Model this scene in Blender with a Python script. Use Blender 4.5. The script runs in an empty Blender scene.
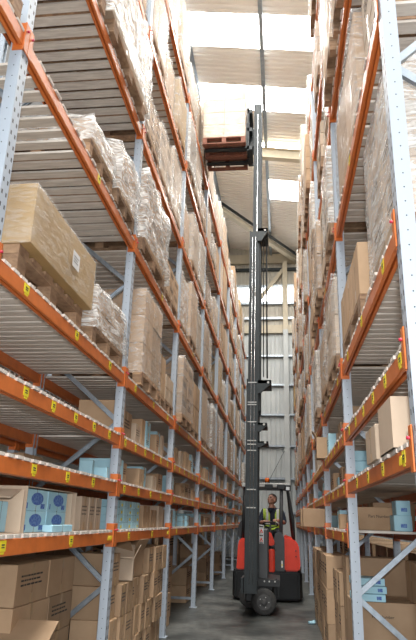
import bpy, bmesh, math, random
from mathutils import Vector, Matrix, noise
C = bpy.context.scene.collection
R = math.radians
rnd = random.Random(7)

# ------------------------------------------------------------------ camera
F, TH, RO, YA, H = 596.97, R(18.509), R(-1.637), R(7.251), 1.4158
cd = bpy.data.cameras.new('camera'); cam = bpy.data.objects.new('camera', cd); C.objects.link(cam)
cd.sensor_fit = 'VERTICAL'; cd.sensor_height = 36; cd.lens = F*36/640; cd.clip_start = .05; cd.clip_end = 200
fw = Vector((-math.sin(YA)*math.cos(TH), math.cos(YA)*math.cos(TH), math.sin(TH)))
rt = Vector((math.cos(YA), math.sin(YA), 0)); u0 = Vector((math.sin(YA)*math.sin(TH), -math.cos(YA)*math.sin(TH), math.cos(TH)))
c_, s_ = math.cos(RO), math.sin(RO)
rr = c_*rt - s_*u0; uu = s_*rt + c_*u0
cam.matrix_world = Matrix(((rr.x, uu.x, -fw.x, 0), (rr.y, uu.y, -fw.y, 0), (rr.z, uu.z, -fw.z, H), (0, 0, 0, 1)))
bpy.context.scene.camera = cam

# ------------------------------------------------------------------ materials
def nodes(name):
    m = bpy.data.materials.new(name); m.use_nodes = True
    nt = m.node_tree; b = nt.nodes['Principled BSDF']
    return m, nt, b
def vary(nt, col, amount, hue=0.0):
    """object random value / hue variation on a colour socket or rgb"""
    oi = nt.nodes.new('ShaderNodeObjectInfo'); mr = nt.nodes.new('ShaderNodeMapRange')
    mr.inputs['To Min'].default_value = 1-amount; mr.inputs['To Max'].default_value = 1+amount
    nt.links.new(oi.outputs['Random'], mr.inputs['Value'])
    hs = nt.nodes.new('ShaderNodeHueSaturation')
    nt.links.new(mr.outputs[0], hs.inputs['Value'])
    if isinstance(col, tuple): hs.inputs['Color'].default_value = (*col, 1)
    else: nt.links.new(col, hs.inputs['Color'])
    return hs.outputs[0]
def noise_mix(nt, c1, c2, scale=(1, 1, 1), sc=5, detail=4, lo=.35, hi=.65, coord='Object', rough=.6):
    tc = nt.nodes.new('ShaderNodeTexCoord'); mp = nt.nodes.new('ShaderNodeMapping'); mp.inputs['Scale'].default_value = scale
    nz = nt.nodes.new('ShaderNodeTexNoise'); nz.inputs['Scale'].default_value = sc; nz.inputs['Detail'].default_value = detail; nz.inputs['Roughness'].default_value = rough
    nt.links.new(tc.outputs[coord], mp.inputs[0]); nt.links.new(mp.outputs[0], nz.inputs['Vector'])
    mr = nt.nodes.new('ShaderNodeMapRange'); mr.inputs['From Min'].default_value = lo; mr.inputs['From Max'].default_value = hi
    nt.links.new(nz.outputs[0], mr.inputs['Value'])
    mx = nt.nodes.new('ShaderNodeMix'); mx.data_type = 'RGBA'
    nt.links.new(mr.outputs[0], mx.inputs[0]); mx.inputs[6].default_value = (*c1, 1); mx.inputs[7].default_value = (*c2, 1)
    return mx.outputs[2], mr.outputs[0], nz.outputs[0]
def bump(nt, b, h, strength=.3, dist=.01):
    bp = nt.nodes.new('ShaderNodeBump'); bp.inputs['Strength'].default_value = strength; bp.inputs['Distance'].default_value = dist
    nt.links.new(h, bp.inputs['Height']); nt.links.new(bp.outputs[0], b.inputs['Normal'])
def mat(name, c1, c2=None, rough=.6, metal=0, scale=(1, 1, 1), sc=6, var=0, bmp=0, lo=.35, hi=.65, coat=0):
    m, nt, b = nodes(name)
    c2 = c2 or tuple(v*.85 for v in c1)
    col, fac, h = noise_mix(nt, c1, c2, scale, sc, lo=lo, hi=hi)
    if var: col = vary(nt, col, var)
    nt.links.new(col, b.inputs['Base Color'])
    b.inputs['Roughness'].default_value = rough; b.inputs['Metallic'].default_value = metal
    if coat: b.inputs['Coat Weight'].default_value = coat
    if bmp: bump(nt, b, h, bmp)
    return m
M = {}
M['orange'] = mat('orange_paint', (.63, .165, .035), (.52, .13, .028), rough=.38, sc=9, lo=.4, hi=.7)
M['timber'] = mat('pale_timber', (.62, .54, .46), (.34, .27, .21), rough=.8, scale=(1.2, 14, 6), sc=4, var=.16, bmp=.2, lo=.3, hi=.75)
M['deckwood'] = mat('deck_timber', (.74, .68, .61), (.46, .41, .36), rough=.85, scale=(1.0, 9, 5), sc=4, var=.1, bmp=.2, lo=.3, hi=.8)
M['palletwood'] = mat('pallet_timber', (.42, .27, .16), (.18, .10, .06), rough=.85, scale=(3, 3, 8), sc=5, var=.3, bmp=.2, lo=.3, hi=.75)
M['redwood'] = mat('red_pallet_timber', (.26, .10, .06), (.15, .06, .04), rough=.8, scale=(3, 8, 8), sc=5, bmp=.2)
M['card'] = mat('brown_cardboard', (.46, .31, .19), (.39, .255, .15), rough=.75, sc=3, var=.22)
M['cardtan'] = mat('pale_cardboard', (.54, .42, .31), (.48, .37, .27), rough=.75, sc=3, var=.15)
M['cardyel'] = mat('kraft_cardboard', (.43, .28, .115), (.38, .24, .10), rough=.6, sc=3)
M['cardin'] = mat('carton_inside', (.30, .22, .15), rough=.9, sc=3)
M['seam'] = mat('carton_seam', (.12, .08, .05), rough=.9)
M['tape'] = mat('parcel_tape', (.42, .27, .13), rough=.3, sc=20)
M['ink'] = mat('black_print', (.05, .045, .04), rough=.8)
M['blue'] = mat('pale_blue_card', (.42, .68, .78), (.36, .62, .74), rough=.6, var=.12)
M['blueink'] = mat('blue_print', (.05, .12, .42), (.16, .30, .55), rough=.6, sc=60, lo=.45, hi=.6)
M['yellow'] = mat('yellow_label', (.85, .72, .03), rough=.5)
M['galv'] = mat('galvanised_steel', (.42, .47, .52), (.30, .34, .38), rough=.35, metal=.6, sc=14)
M['bright_brace'] = mat('bright_zinc', (.62, .66, .72), (.5, .55, .6), rough=.3, metal=.7, sc=14)
M['red_pin'] = mat('red_pin', (.55, .02, .06), rough=.4)
M['black'] = mat('black_plastic', (.02, .022, .024), rough=.5)
M['mast'] = mat('mast_steel', (.016, .024, .027), (.010, .015, .017), rough=.55, metal=.0, sc=8)
M['greypanel'] = mat('dark_grey_panel', (.075, .08, .085), rough=.5)
M['chrome'] = mat('polished_rod', (.75, .77, .78), rough=.18, metal=.9)
M['truckred'] = mat('red_bodywork', (.86, .045, .012), (.80, .04, .01), rough=.45)
M['rubber'] = mat('tyre_rubber', (.035, .034, .034), (.06, .06, .058), rough=.85, sc=18)
M['hub'] = mat('wheel_hub', (.09, .09, .09), (.05, .05, .05), rough=.6)
M['palegrey'] = mat('pale_grey_metal', (.50, .50, .48), rough=.5)
M['white'] = mat('white_label', (.8, .8, .8), rough=.5)
M['beige'] = mat('beige_steel', (.62, .54, .40), (.56, .49, .36), rough=.5, sc=3)
M['skin'] = mat('skin', (.50, .27, .19), (.42, .21, .15), rough=.55)
M['hair'] = mat('dark_hair', (.035, .022, .016), rough=.8, sc=40)
M['navy'] = mat('navy_cloth', (.02, .027, .05), rough=.9, sc=10)
M['denim'] = mat('grey_trousers', (.05, .055, .07), rough=.9, sc=10)
M['hivis'] = mat('hi_vis_cloth', (.55, .75, .10), rough=.7)
M['reflect'] = mat('reflective_band', (.75, .77, .78), rough=.35)
M['seatgrey'] = mat('seat_vinyl', (.16, .17, .18), rough=.6)
M['beacon'] = mat('orange_beacon', (.85, .16, .01), rough=.25)
M['liner'] = mat('white_liner_sheet', (.55, .57, .56), (.50, .52, .52), rough=.5, sc=2)
M['tanclad'] = mat('cream_sheet', (.56, .52, .44), (.50, .46, .39), rough=.5, sc=2)
M['shadewall'] = mat('shade_toned_sheet', (.10, .10, .10), rough=.7)  # side walls coloured dark in place of the gloom behind the racks
M['roof'] = mat('roof_sheet', (.94, .87, .78), (.91, .83, .74), rough=.55, sc=2)

# floor: dark worn concrete
m, nt, b = nodes('concrete_floor'); M['floor'] = m
col, fac, h = noise_mix(nt, (.026, .030, .029), (.125, .128, .118), (1, 1, 1), 1.1, 9, .40, .66)
tc = nt.nodes.new('ShaderNodeTexCoord'); n2 = nt.nodes.new('ShaderNodeTexNoise'); n2.inputs['Scale'].default_value = 9; n2.inputs['Detail'].default_value = 8
nt.links.new(tc.outputs['Object'], n2.inputs['Vector'])
mx = nt.nodes.new('ShaderNodeMix'); mx.data_type = 'RGBA'; mx.blend_type = 'OVERLAY'; mx.inputs[0].default_value = .8
nt.links.new(col, mx.inputs[6]); nt.links.new(n2.outputs[0], mx.inputs[7]); nt.links.new(mx.outputs[2], b.inputs['Base Color'])
mr = nt.nodes.new('ShaderNodeMapRange'); mr.inputs['To Min'].default_value = .35; mr.inputs['To Max'].default_value = .6
nt.links.new(h, mr.inputs['Value']); nt.links.new(mr.outputs[0], b.inputs['Roughness'])

# powder coated post with slots (front) and bolt holes (side)
def post_mat(name, base):
    m, nt, b = nodes(name); N = nt.nodes.new; Lk = nt.links.new
    tc = N('ShaderNodeTexCoord'); sp = N('ShaderNodeSeparateXYZ'); Lk(tc.outputs['Object'], sp.inputs[0])
    def mth(op, a, bb=None, cc=None):
        n = N('ShaderNodeMath'); n.operation = op
        for i, v in enumerate((a, bb, cc)):
            if v is None: continue
            if isinstance(v, (int, float)): n.inputs[i].default_value = v
            else: Lk(v, n.inputs[i])
        return n.outputs[0]
    x, y, z = sp.outputs
    # front slots: |y| between .012 and .026, every 75 mm
    fz = mth('PINGPONG', z, .0375)
    ay = mth('ABSOLUTE', y); inb = mth('LESS_THAN', mth('ABSOLUTE', mth('SUBTRACT', ay, .024)), .008)
    geo = N('ShaderNodeNewGeometry'); sn = N('ShaderNodeSeparateXYZ'); Lk(geo.outputs['Normal'], sn.inputs[0])
    front = mth('GREATER_THAN', mth('ABSOLUTE', sn.outputs[0]), .7)
    slot = mth('MULTIPLY', mth('MULTIPLY', inb, mth('LESS_THAN', fz, .013)), front)
    dx = mth('ABSOLUTE', mth('ADD', x, 0.0)); dz = mth('SUBTRACT', fz, .0)
    hole = mth('MULTIPLY', mth('LESS_THAN', mth('ADD', mth('POWER', dx, 2), mth('POWER', dz, 2)), .000014), mth('SUBTRACT', 1, front))
    d = mth('MAXIMUM', slot, hole)
    mx = N('ShaderNodeMix'); mx.data_type = 'RGBA'; Lk(d, mx.inputs[0]); mx.inputs[6].default_value = (*base, 1); mx.inputs[7].default_value = (.04, .045, .05, 1)
    Lk(mx.outputs[2], b.inputs['Base Color']); b.inputs['Roughness'].default_value = .42
    return m
M['post'] = post_mat('pale_blue_grey_post_paint', (.42, .475, .54))

# stretch film: partly see-through, crumpled, glossy streaks
def film_mat(name, dens, tint=(.9, .9, .88)):
    m, nt, b = nodes(name); N = nt.nodes.new; Lk = nt.links.new
    out = nt.nodes['Material Output']
    tc = N('ShaderNodeTexCoord'); oi = N('ShaderNodeObjectInfo')
    mp = N('ShaderNodeMapping'); mp.inputs['Scale'].default_value = (2.2, 2.2, 9); mp.inputs['Rotation'].default_value = (.5, .25, .3)
    ad = N('ShaderNodeVectorMath'); Lk(tc.outputs['Object'], ad.inputs[0])
    mu = N('ShaderNodeMath'); mu.operation = 'MULTIPLY'; mu.inputs[1].default_value = 40; Lk(oi.outputs['Random'], mu.inputs[0]); Lk(mu.outputs[0], ad.inputs[1])
    Lk(ad.outputs[0], mp.inputs[0])
    nz = N('ShaderNodeTexNoise'); nz.inputs['Scale'].default_value = 3.5; nz.inputs['Detail'].default_value = 6; nz.inputs['Distortion'].default_value = 1.2
    Lk(mp.outputs[0], nz.inputs['Vector'])
    mr = N('ShaderNodeMapRange'); mr.inputs['From Min'].default_value = .42; mr.inputs['From Max'].default_value = .72
    mr.inputs['To Min'].default_value = dens*.35; mr.inputs['To Max'].default_value = min(1, dens*1.5)
    Lk(nz.outputs[0], mr.inputs['Value'])
    tr = N('ShaderNodeBsdfTransparent'); mix = N('ShaderNodeMixShader')
    b.inputs['Base Color'].default_value = (*tint, 1); b.inputs['Roughness'].default_value = .22
    b.inputs['Specular IOR Level'].default_value = .9
    bp = N('ShaderNodeBump'); bp.inputs['Strength'].default_value = .9; bp.inputs['Distance'].default_value = .02
    Lk(nz.outputs[0], bp.inputs['Height']); Lk(bp.outputs[0], b.inputs['Normal'])
    Lk(mr.outputs[0], mix.inputs[0]); Lk(tr.outputs[0], mix.inputs[1]); Lk(b.outputs[0], mix.inputs[2]); Lk(mix.outputs[0], out.inputs[0])
    return m
M['film'] = film_mat('clear_stretch_film', .27)
M['thinfilm'] = film_mat('thin_stretch_film', .2)
M['milky'] = film_mat('milky_stretch_film', .62)

def emit(name, col, s):
    m = bpy.data.materials.new(name); m.use_nodes = True; nt = m.node_tree; nt.nodes.clear()
    e = nt.nodes.new('ShaderNodeEmission'); e.inputs[0].default_value = (*col, 1); e.inputs[1].default_value = s
    o = nt.nodes.new('ShaderNodeOutputMaterial'); nt.links.new(e.outputs[0], o.inputs[0]); return m
SKY = 9.0
M['skylight'] = emit('daylit_rooflight', (1, .985, .94), SKY)
M['winlight'] = emit('daylit_window', (1, 1, .96), 2.2)

# ------------------------------------------------------------------ mesh helpers
class MB:
    def __init__(s): s.bm = bmesh.new(); s.mats = []
    def mi(s, m):
        if m not in s.mats: s.mats.append(m)
        return s.mats.index(m)
    def box(s, x0, x1, y0, y1, z0, z1, m, bev=0, rot=None, piv=None):
        vs = [s.bm.verts.new(p) for p in ((x0, y0, z0), (x1, y0, z0), (x1, y1, z0), (x0, y1, z0), (x0, y0, z1), (x1, y0, z1), (x1, y1, z1), (x0, y1, z1))]
        fs = [s.bm.faces.new([vs[i] for i in f]) for f in ((0, 3, 2, 1), (4, 5, 6, 7), (0, 1, 5, 4), (1, 2, 6, 5), (2, 3, 7, 6), (3, 0, 4, 7))]
        k = s.mi(m)
        for f in fs: f.material_index = k
        if rot is not None:
            bmesh.ops.rotate(s.bm, verts=vs, cent=piv or ((x0+x1)/2, (y0+y1)/2, (z0+z1)/2), matrix=rot)
        if bev:
            es = list({e for f in fs for e in f.edges})
            r = bmesh.ops.bevel(s.bm, geom=es, offset=bev, segments=1, affect='EDGES')
            for f in r['faces']: f.material_index = k
        return vs
    def bar(s, a, b, w, t, m, up=(0, 0, 1)):
        a, b = Vector(a), Vector(b); d = (b-a).normalized(); u = Vector(up)
        sx = d.cross(u); sx = sx.normalized() if sx.length > 1e-5 else Vector((1, 0, 0)); u = sx.cross(d).normalized()
        vs = [s.bm.verts.new(p+sx*i*w/2+u*j*t/2) for p in (a, b) for i, j in ((-1, -1), (1, -1), (1, 1), (-1, 1))]
        k = s.mi(m)
        for f in ((0, 3, 2, 1), (4, 5, 6, 7), (0, 1, 5, 4), (1, 2, 6, 5), (2, 3, 7, 6), (3, 0, 4, 7)):
            s.bm.faces.new([vs[i] for i in f]).material_index = k
    def tube(s, pts, r, m, n=10, cap=True):
        pts = [Vector(p) for p in pts]; k = s.mi(m); rings = []
        for i, p in enumerate(pts):
            d = (pts[min(i+1, len(pts)-1)]-pts[max(i-1, 0)]).normalized()
            a = d.orthogonal().normalized() if not rings else (rings[-1][1]-d*rings[-1][1].dot(d)).normalized()
            bb = d.cross(a); rad = r[i] if isinstance(r, (list, tuple)) else r
            rings.append(([s.bm.verts.new(p+(a*math.cos(t*2*math.pi/n)+bb*math.sin(t*2*math.pi/n))*rad) for t in range(n)], a))
        for i in range(len(rings)-1):
            A, B = rings[i][0], rings[i+1][0]
            for t in range(n):
                f = s.bm.faces.new((A[t], A[(t+1) % n], B[(t+1) % n], B[t])); f.material_index = k; f.smooth = True
        if cap:
            s.bm.faces.new(list(reversed(rings[0][0]))).material_index = k; s.bm.faces.new(rings[-1][0]).material_index = k
    def lathe(s, prof, m, n=28, axis='Y', o=(0, 0, 0)):
        """prof: list of (radius, along)"""
        k = s.mi(m); rings = []
        for r, a in prof:
            ring = []
            for t in range(n):
                c, q = math.cos(t*2*math.pi/n)*r, math.sin(t*2*math.pi/n)*r
                p = {'Y': (c, a, q), 'Z': (c, q, a), 'X': (a, c, q)}[axis]
                ring.append(s.bm.verts.new(Vector(o)+Vector(p)))
            rings.append(ring)
        for A, B in zip(rings, rings[1:]):
            for t in range(n):
                f = s.bm.faces.new((A[t], A[(t+1) % n], B[(t+1) % n], B[t])); f.material_index = k; f.smooth = True
        s.bm.faces.new(rings[0]).material_index = k; s.bm.faces.new(rings[-1]).material_index = k
    def prism(s, poly, axis, a0, a1, m, bev=0):
        """poly in the two other axes; axis X: (y,z); Y: (x,z); Z: (x,y)"""
        def P(p, a): return {'X': (a, p[0], p[1]), 'Y': (p[0], a, p[1]), 'Z': (p[0], p[1], a)}[axis]
        A = [s.bm.verts.new(P(p, a0)) for p in poly]; B = [s.bm.verts.new(P(p, a1)) for p in poly]; k = s.mi(m); n = len(poly)
        fs = [s.bm.faces.new(A), s.bm.faces.new(list(reversed(B)))] + [s.bm.faces.new((A[(i+1) % n], A[i], B[i], B[(i+1) % n])) for i in range(n)]
        for f in fs: f.material_index = k
        if bev:
            r = bmesh.ops.bevel(s.bm, geom=list({e for f in fs for e in f.edges}), offset=bev, segments=2, affect='EDGES')
            for f in r['faces']: f.material_index = k
    def mesh(s, name):
        bmesh.ops.recalc_face_normals(s.bm, faces=s.bm.faces)
        me = bpy.data.meshes.new(name); s.bm.to_mesh(me); s.bm.free()
        for m in s.mats: me.materials.append(M[m])
        return me
    def obj(s, name, parent=None, loc=None): return link(name, s.mesh(name), parent, loc)
def link(name, data, parent=None, loc=None, rz=0, scale=None):
    o = bpy.data.objects.new(name, data); C.objects.link(o)
    if parent: o.parent = parent
    if loc is not None: o.location = loc
    if rz: o.rotation_euler = (0, 0, rz)
    if scale: o.scale = scale
    return o
LABELS = set(); TAGGED = []
UNSEEN = set([28,30,31,32,34,49,52,55,67,70,73,76,79,82,88,91,94,97,100,103,106,115,118,121,124,127,130,139,142,145,148,151,154,160,163,166,169,172,175,178,184,187,190,193,196,199,220,223,226,227,228,229,230,241,244,247,250,253,262,265,268,271,274,277,286,289,292,295,298,301,304,310,313,316,319,322,325,328,329,334,337,340,343,346,349,352,355,358,361,364,367,370,373,376,379,382,385,388,391,394,397,401,402,403,404,405,407,413,414,415,416,422,423,424,425,428,429,430,431,432,433,447,608,609,614,615,620,621,622,623,624,625,626,627,628,629,630,631,646,647,721,728,729,735,741,751,756,757,763,770,771,773,781,791,800,801,804,805,808,809,816,817,881,884,904,909,910,911,922,923,924,926,929,930,931,932,936,939,940,942,943,945,946,948,949,950,951,952,954,955,958,959,960,961,962,964,965,969,970,972,973,974,975,976,977,978,979,980,981,983,984,985,986,987,988,989,990,991,992,993,994,996,997,998,999,1000,1001,1002,1003,1004,1005,1006,1008,1011,1013,1014,1015,1016,1017,1020,1021,1022,1023,1024,1025,1026,1029,1030,1031,1032,1033,1035,1036,1037,1038,1041,1042,1043,1044,1045,1046,1047,1048,1049,1050,1051,1052,1053,1054,1055,1056,1057,1058,1059,1060,1061,1062,1063,1064,1065,1066,1067,1068,1069,1070,1071,1072,1073,1074,1075,1076,1077,1078,1079,1080,1081,1082,1083,1084,1085,1086,1087,1088,1089,1090,1091,1092,1093,1094,1095,1096,1097,1098,1099,1100,1101,1102,1103,1104,1105,1106,1107,1108,1109,1110,1111,1112,1113,1114,1115,1116,1117,1118,1119,1120,1121,1122,1123,1124,1125,1126,1127,1128,1129,1130,1131,1132,1133,1134,1148,1149,1213,1214,1215,1221,1235,1236,1237,1238,1239,1296,1297,1298,1299,1301,1304,1308,1309,1318,1319,1320,1321,1340,1341,1342,1343,1366,1367,1368,1369,1370,1371,1374,1376,1378,1380,1389,1390,1391,1392,1393,1394,1395,1396,1397,1398,1399,1400,1401,1402,1403,1404,1405,1406,1407,1408,1409,1410,1412,1413,1414])   # built in place but hidden behind other things, so left out
def tag(o, label, cat, group=None):
    n = len(label.split())
    if n > 16: print('LONG LABEL', n, label)
    if label in LABELS: print('DUP LABEL', label)
    LABELS.add(label); TAGGED.append(o)
    o['label'] = label; o['category'] = cat
    if group: o['group'] = group
    return o
def struct(o): o['kind'] = 'structure'; return o
def text(body, size, mat_, parent, loc, rot, name='printed_text'):
    cu = bpy.data.curves.new(name, 'FONT'); cu.body = body; cu.size = size; cu.extrude = .0006; cu.align_x = 'CENTER'; cu.align_y = 'CENTER'
    cu.materials.append(M[mat_]); o = bpy.data.objects.new(name, cu); C.objects.link(o); o.parent = parent; o.location = loc; o.rotation_euler = rot
    return o

# ------------------------------------------------------------------ layout numbers
XL, XR, DEP = -1.486, .549, .90
LY = [2.712+2.79*i for i in range(9)]          # left uprights (centre of slots), from 2.71
RY = [2.592+2.79*i for i in range(9)]
LV = dict(L=[1.169, 1.595, 2.017, 2.598, 4.006, 5.366, 6.74, 8.056], R=[1.227, 1.625, 2.057, 2.642, 4.006, 5.366, 6.74, 8.056])
LNAME = ['lowest', 'second', 'third', 'fourth', 'fifth', 'sixth', 'seventh', 'top']
ORD = ['nearest', 'second', 'third', 'fourth', 'fifth', 'sixth', 'seventh', 'eighth', 'ninth']
SIDE = dict(L='left', R='right')
def sgn(s): return -1 if s == 'L' else 1
def face(s): return XL if s == 'L' else XR
def deck(s, l): return LV[s][l]+.14            # top of the boards

# ------------------------------------------------------------------ building
KB = 1.25
def zz(z): return H+(z-H)*KB
X0, X1, Y0, Y1 = -6.2, 5.2, -6.0, 21.0*1.25
mb = MB(); mb.box(X0, X1, Y0, Y1, -.1, 0, 'floor'); struct(mb.obj('floor'))
def roofz(x): return zz(11.2)-.14*(x+.375)
zones = [(-5, -4), (-2.9, -1.9), (-.8, .2), (1.3, 2.3), (3.3, 4.3), (5.3, 6.3), (7.3, 8.3), (9.58, 10.52), (11.72, 12.62), (13.95, 14.65)]
zones = [(a*KB, b*KB) for a, b in zones]
def corr_y(y0, y1, x0, x1, m, base, name):
    """roof sheet whose ribs run across, down the slope"""
    mb = MB(); k = mb.mi(m); y = y0; prof = []
    while y < y1-1e-6:
        for dy, dz in ((0, 0), (.09, 0), (.11, .035), (.15, .035)):
            if y+dy <= y1: prof.append((y+dy, dz))
        y += .17
    prof.append((y1, 0))
    rows = [[mb.bm.verts.new((x, yy, base(x)+dz)) for yy, dz in prof] for x in (x0, x1)]
    for i in range(len(prof)-1): mb.bm.faces.new((rows[0][i], rows[0][i+1], rows[1][i+1], rows[1][i])).material_index = k
    return struct(mb.obj(name))
edge = Y0
SX0, SX1 = -3.4, 2.4
for i, (a, b) in enumerate(zones):
    corr_y(a, b, X0, SX0, 'roof', roofz, 'ceiling'); corr_y(a, b, SX1, X1, 'roof', roofz, 'ceiling')  # rooflights cut short, sides closed with added sheet so less light falls behind racks
    corr_y(edge, a, X0, X1, 'roof', roofz, 'ceiling'); edge = b
    mb = MB(); k = mb.mi('skylight'); mb.bm.faces.new([mb.bm.verts.new((x, y, roofz(x)+.01)) for x, y in ((SX0, a), (SX1, a), (SX1, b), (SX0, b))]); struct(mb.obj('window_%d' % (i+1)))
corr_y(edge, 19.75, X0, X1, 'roof', roofz, 'ceiling'); corr_y(19.75, 21.19, X0, -.35, 'roof', roofz, 'ceiling'); corr_y(19.75, 21.19, SX1, X1, 'roof', roofz, 'ceiling'); corr_y(21.19, Y1, X0, X1, 'roof', roofz, 'ceiling')
mb = MB(); mb.mi('skylight'); mb.bm.faces.new([mb.bm.verts.new((x, y, roofz(x)+.01)) for x, y in ((-.35, 19.75), (SX1, 19.75), (SX1, 21.19), (-.35, 21.19))]); struct(mb.obj('window_%d' % (len(zones)+1)))
# purlins (run along the aisle) and rafters (run across)
for j, x in enumerate((-5.6, -4.3, -2.4, -.40, 1.6, 3.6)):
    mb = MB(); z = roofz(x)-.02
    mb.box(x-.05, x-.042, Y0, Y1-.1, z-.22, z, 'galv'); mb.box(x-.05, x+.05, Y0, Y1-.1, z-.008, z, 'galv'); mb.box(x-.05, x+.05, Y0, Y1-.1, z-.22, z-.212, 'galv')
    struct(mb.obj('trim_%d' % (j+1)))
tn = 7
for y in (-1.2, 8.2, 17.45):
    mb = MB()
    for dz0, dz1, hw in ((-.62, -.60, .11), (-.60, -.26, .01), (-.26, -.24, .11)):
        mb.prism([(X0, roofz(X0)+dz0), (X1, roofz(X1)+dz0), (X1, roofz(X1)+dz1), (X0, roofz(X0)+dz1)], 'Y', y-hw, y+hw, 'beige')
    struct(mb.obj('trim_%d' % tn)); tn += 1
# diagonal roof brace and its dark angle
mb = MB(); a, b = Vector((.94, 26.2, zz(10.75))), Vector((-4.5, 18.2, zz(11.1)))
mb.bar(a, b, .22, .16, 'beige'); struct(mb.obj('trim_%d' % tn)); tn += 1
mb = MB(); mb.bar(a+Vector((.12, -.25, .1)), b+Vector((.12, -.25, .1)), .09, .07, 'mast'); struct(mb.obj('trim_%d' % tn)); tn += 1
# end wall: ribs stand upright
def corr_x(x0, x1, y, z0, ztop, m, name, step=.2):
    mb = MB(); k = mb.mi(m); x = x0; prof = []
    while x < x1-1e-6:
        for dx, dy in ((0, 0), (.13, 0), (.145, -.028), (.185, -.028)):
            if x+dx <= x1: prof.append((x+dx, dy))
        x += step
    prof.append((x1, 0))
    lo = [mb.bm.verts.new((xx, y+dy, z0)) for xx, dy in prof]; hi = [mb.bm.verts.new((xx, y+dy, ztop(xx))) for xx, dy in prof]
    for i in range(len(prof)-1): mb.bm.faces.new((lo[i], lo[i+1], hi[i+1], hi[i])).material_index = k
    return struct(mb.obj(name))
corr_x(X0, X1, Y1, 0, lambda x: zz(8.0), 'liner', 'wall_back')
corr_x(X0, X1, Y1, zz(8.0), lambda x: zz(9.15), 'tanclad', 'wall_back')
mb = MB(); mb.mi('winlight'); mb.bm.faces.new([mb.bm.verts.new(p) for p in ((X0, Y1, zz(9.15)), (X1, Y1, zz(9.15)), (X1, Y1, zz(9.78)), (X0, Y1, zz(9.78)))]); struct(mb.obj('window_20'))
corr_x(X0, X1, Y1, zz(9.78), lambda x: roofz(x)+.03, 'tanclad', 'wall_back')
mb = MB(); mb.box(X0-.1, X0, Y0, Y1, 0, roofz(X0), 'shadewall'); struct(mb.obj('wall_left'))
mb = MB(); mb.box(X1, X1+.1, Y0, Y1, 0, roofz(X1), 'shadewall'); struct(mb.obj('wall_right'))
# girts, columns and beams on the end wall
for z, hgt, m in ((10.88, .36, 'beige'), (10.45, .1, 'mast'), (9.76, .1, 'galv'), (9.1, .1, 'galv'), (8.5, .08, 'galv'), (8.08, .30, 'beige'), (7.07, .06, 'galv'), (6.01, .06, 'galv'), (4.95, .06, 'galv'), (3.88, .06, 'galv'), (2.8, .06, 'galv'), (1.7, .06, 'galv')):
    mb = MB(); mb.box(X0, X1, Y1-.19, Y1-.04, zz(z)-hgt*KB/2, zz(z)+hgt*KB/2, m); struct(mb.obj('trim_%d' % tn)); tn += 1
for x in (-4.2, .244, 4.7):
    mb = MB()
    
    for z0, z1, m in ((0, zz(8.0), 'liner'), (zz(8.0), zz(10.7), 'beige')):
        mb.box(x-.11, x+.11, Y1-.42, Y1-.40, z0, z1, m); mb.box(x-.005, x+.005, Y1-.40, Y1-.21, z0, z1, m); mb.box(x-.11, x+.11, Y1-.21, Y1-.19, z0, z1, m)
    struct(mb.obj('trim_%d' % tn)); tn += 1
mb = MB(); mb.bar((.19, Y1-.3, zz(10.4)), (-.94, Y1-.3, zz(9.2)), .1, .16, 'beige'); struct(mb.obj('trim_%d' % tn)); tn += 1
mb = MB(); mb.tube([(-.75, Y1-.25, 2.65), (.12, Y1-.25, 4.27)], .01, 'mast', 6); struct(mb.obj('trim_%d' % tn)); tn += 1

# ------------------------------------------------------------------ racking
POSTH = 8.35
def frame_meshes():
    out = {}
    mb = MB()  # open section post, front face outwards (x = -.0375 is the aisle side)
    w, d, t = .045, .0375, .004
    mb.box(-d, -d+t, -w, w, 0, POSTH, 'post'); mb.box(-d, d, -w, -w+t, 0, POSTH, 'post'); mb.box(-d, d, w-t, w, 0, POSTH, 'post')
    mb.box(d-t, d, -w, -w+.018, 0, POSTH, 'post'); mb.box(d-t, d, w-.018, w, 0, POSTH, 'post')
    out['post'] = mb.mesh('post')
    mb = MB(); mb.box(-.06, .06, -.07, .07, 0, .006, 'post')
    mb.lathe([(.01, .006), (.01, .02)], 'galv', 6, 'Z', (.045, .055, 0)); out['foot_plate'] = mb.mesh('foot_plate')
    D = DEP-.075
    for nm, z0, z1, a, b in (('up', 0, .7, .0, 1), ('dn', 0, .7, 1, 0)):
        mb = MB(); p, q = Vector((a*D, 0, z0)), Vector((b*D, 0, z1))
        dr = (q-p).normalized(); nrm = Vector((0, 1, 0)).cross(dr)
        # C-channel
        for off, w_, t_ in ((Vector((0, 0, 0)), .042, .004), (nrm*.019+Vector((0, .012, 0)), .004, .026), (-nrm*.019+Vector((0, .012, 0)), .004, .026)):
            mb.bar(p+off, q+off, w_, t_, 'galv', (0, 1, 0))
        mb.lathe([(.011, -.012), (.011, .03)], 'galv', 8, 'Y', p+dr*.03); mb.lathe([(.011, -.012), (.011, .03)], 'galv', 8, 'Y', q-dr*.03)
        out[nm] = mb.mesh('diagonal_brace')
    mb = MB(); mb.box(0, D, -.002, .03, -.02, .02, 'galv'); out['flat'] = mb.mesh('cross_brace')
    return out
FM = frame_meshes()
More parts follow.
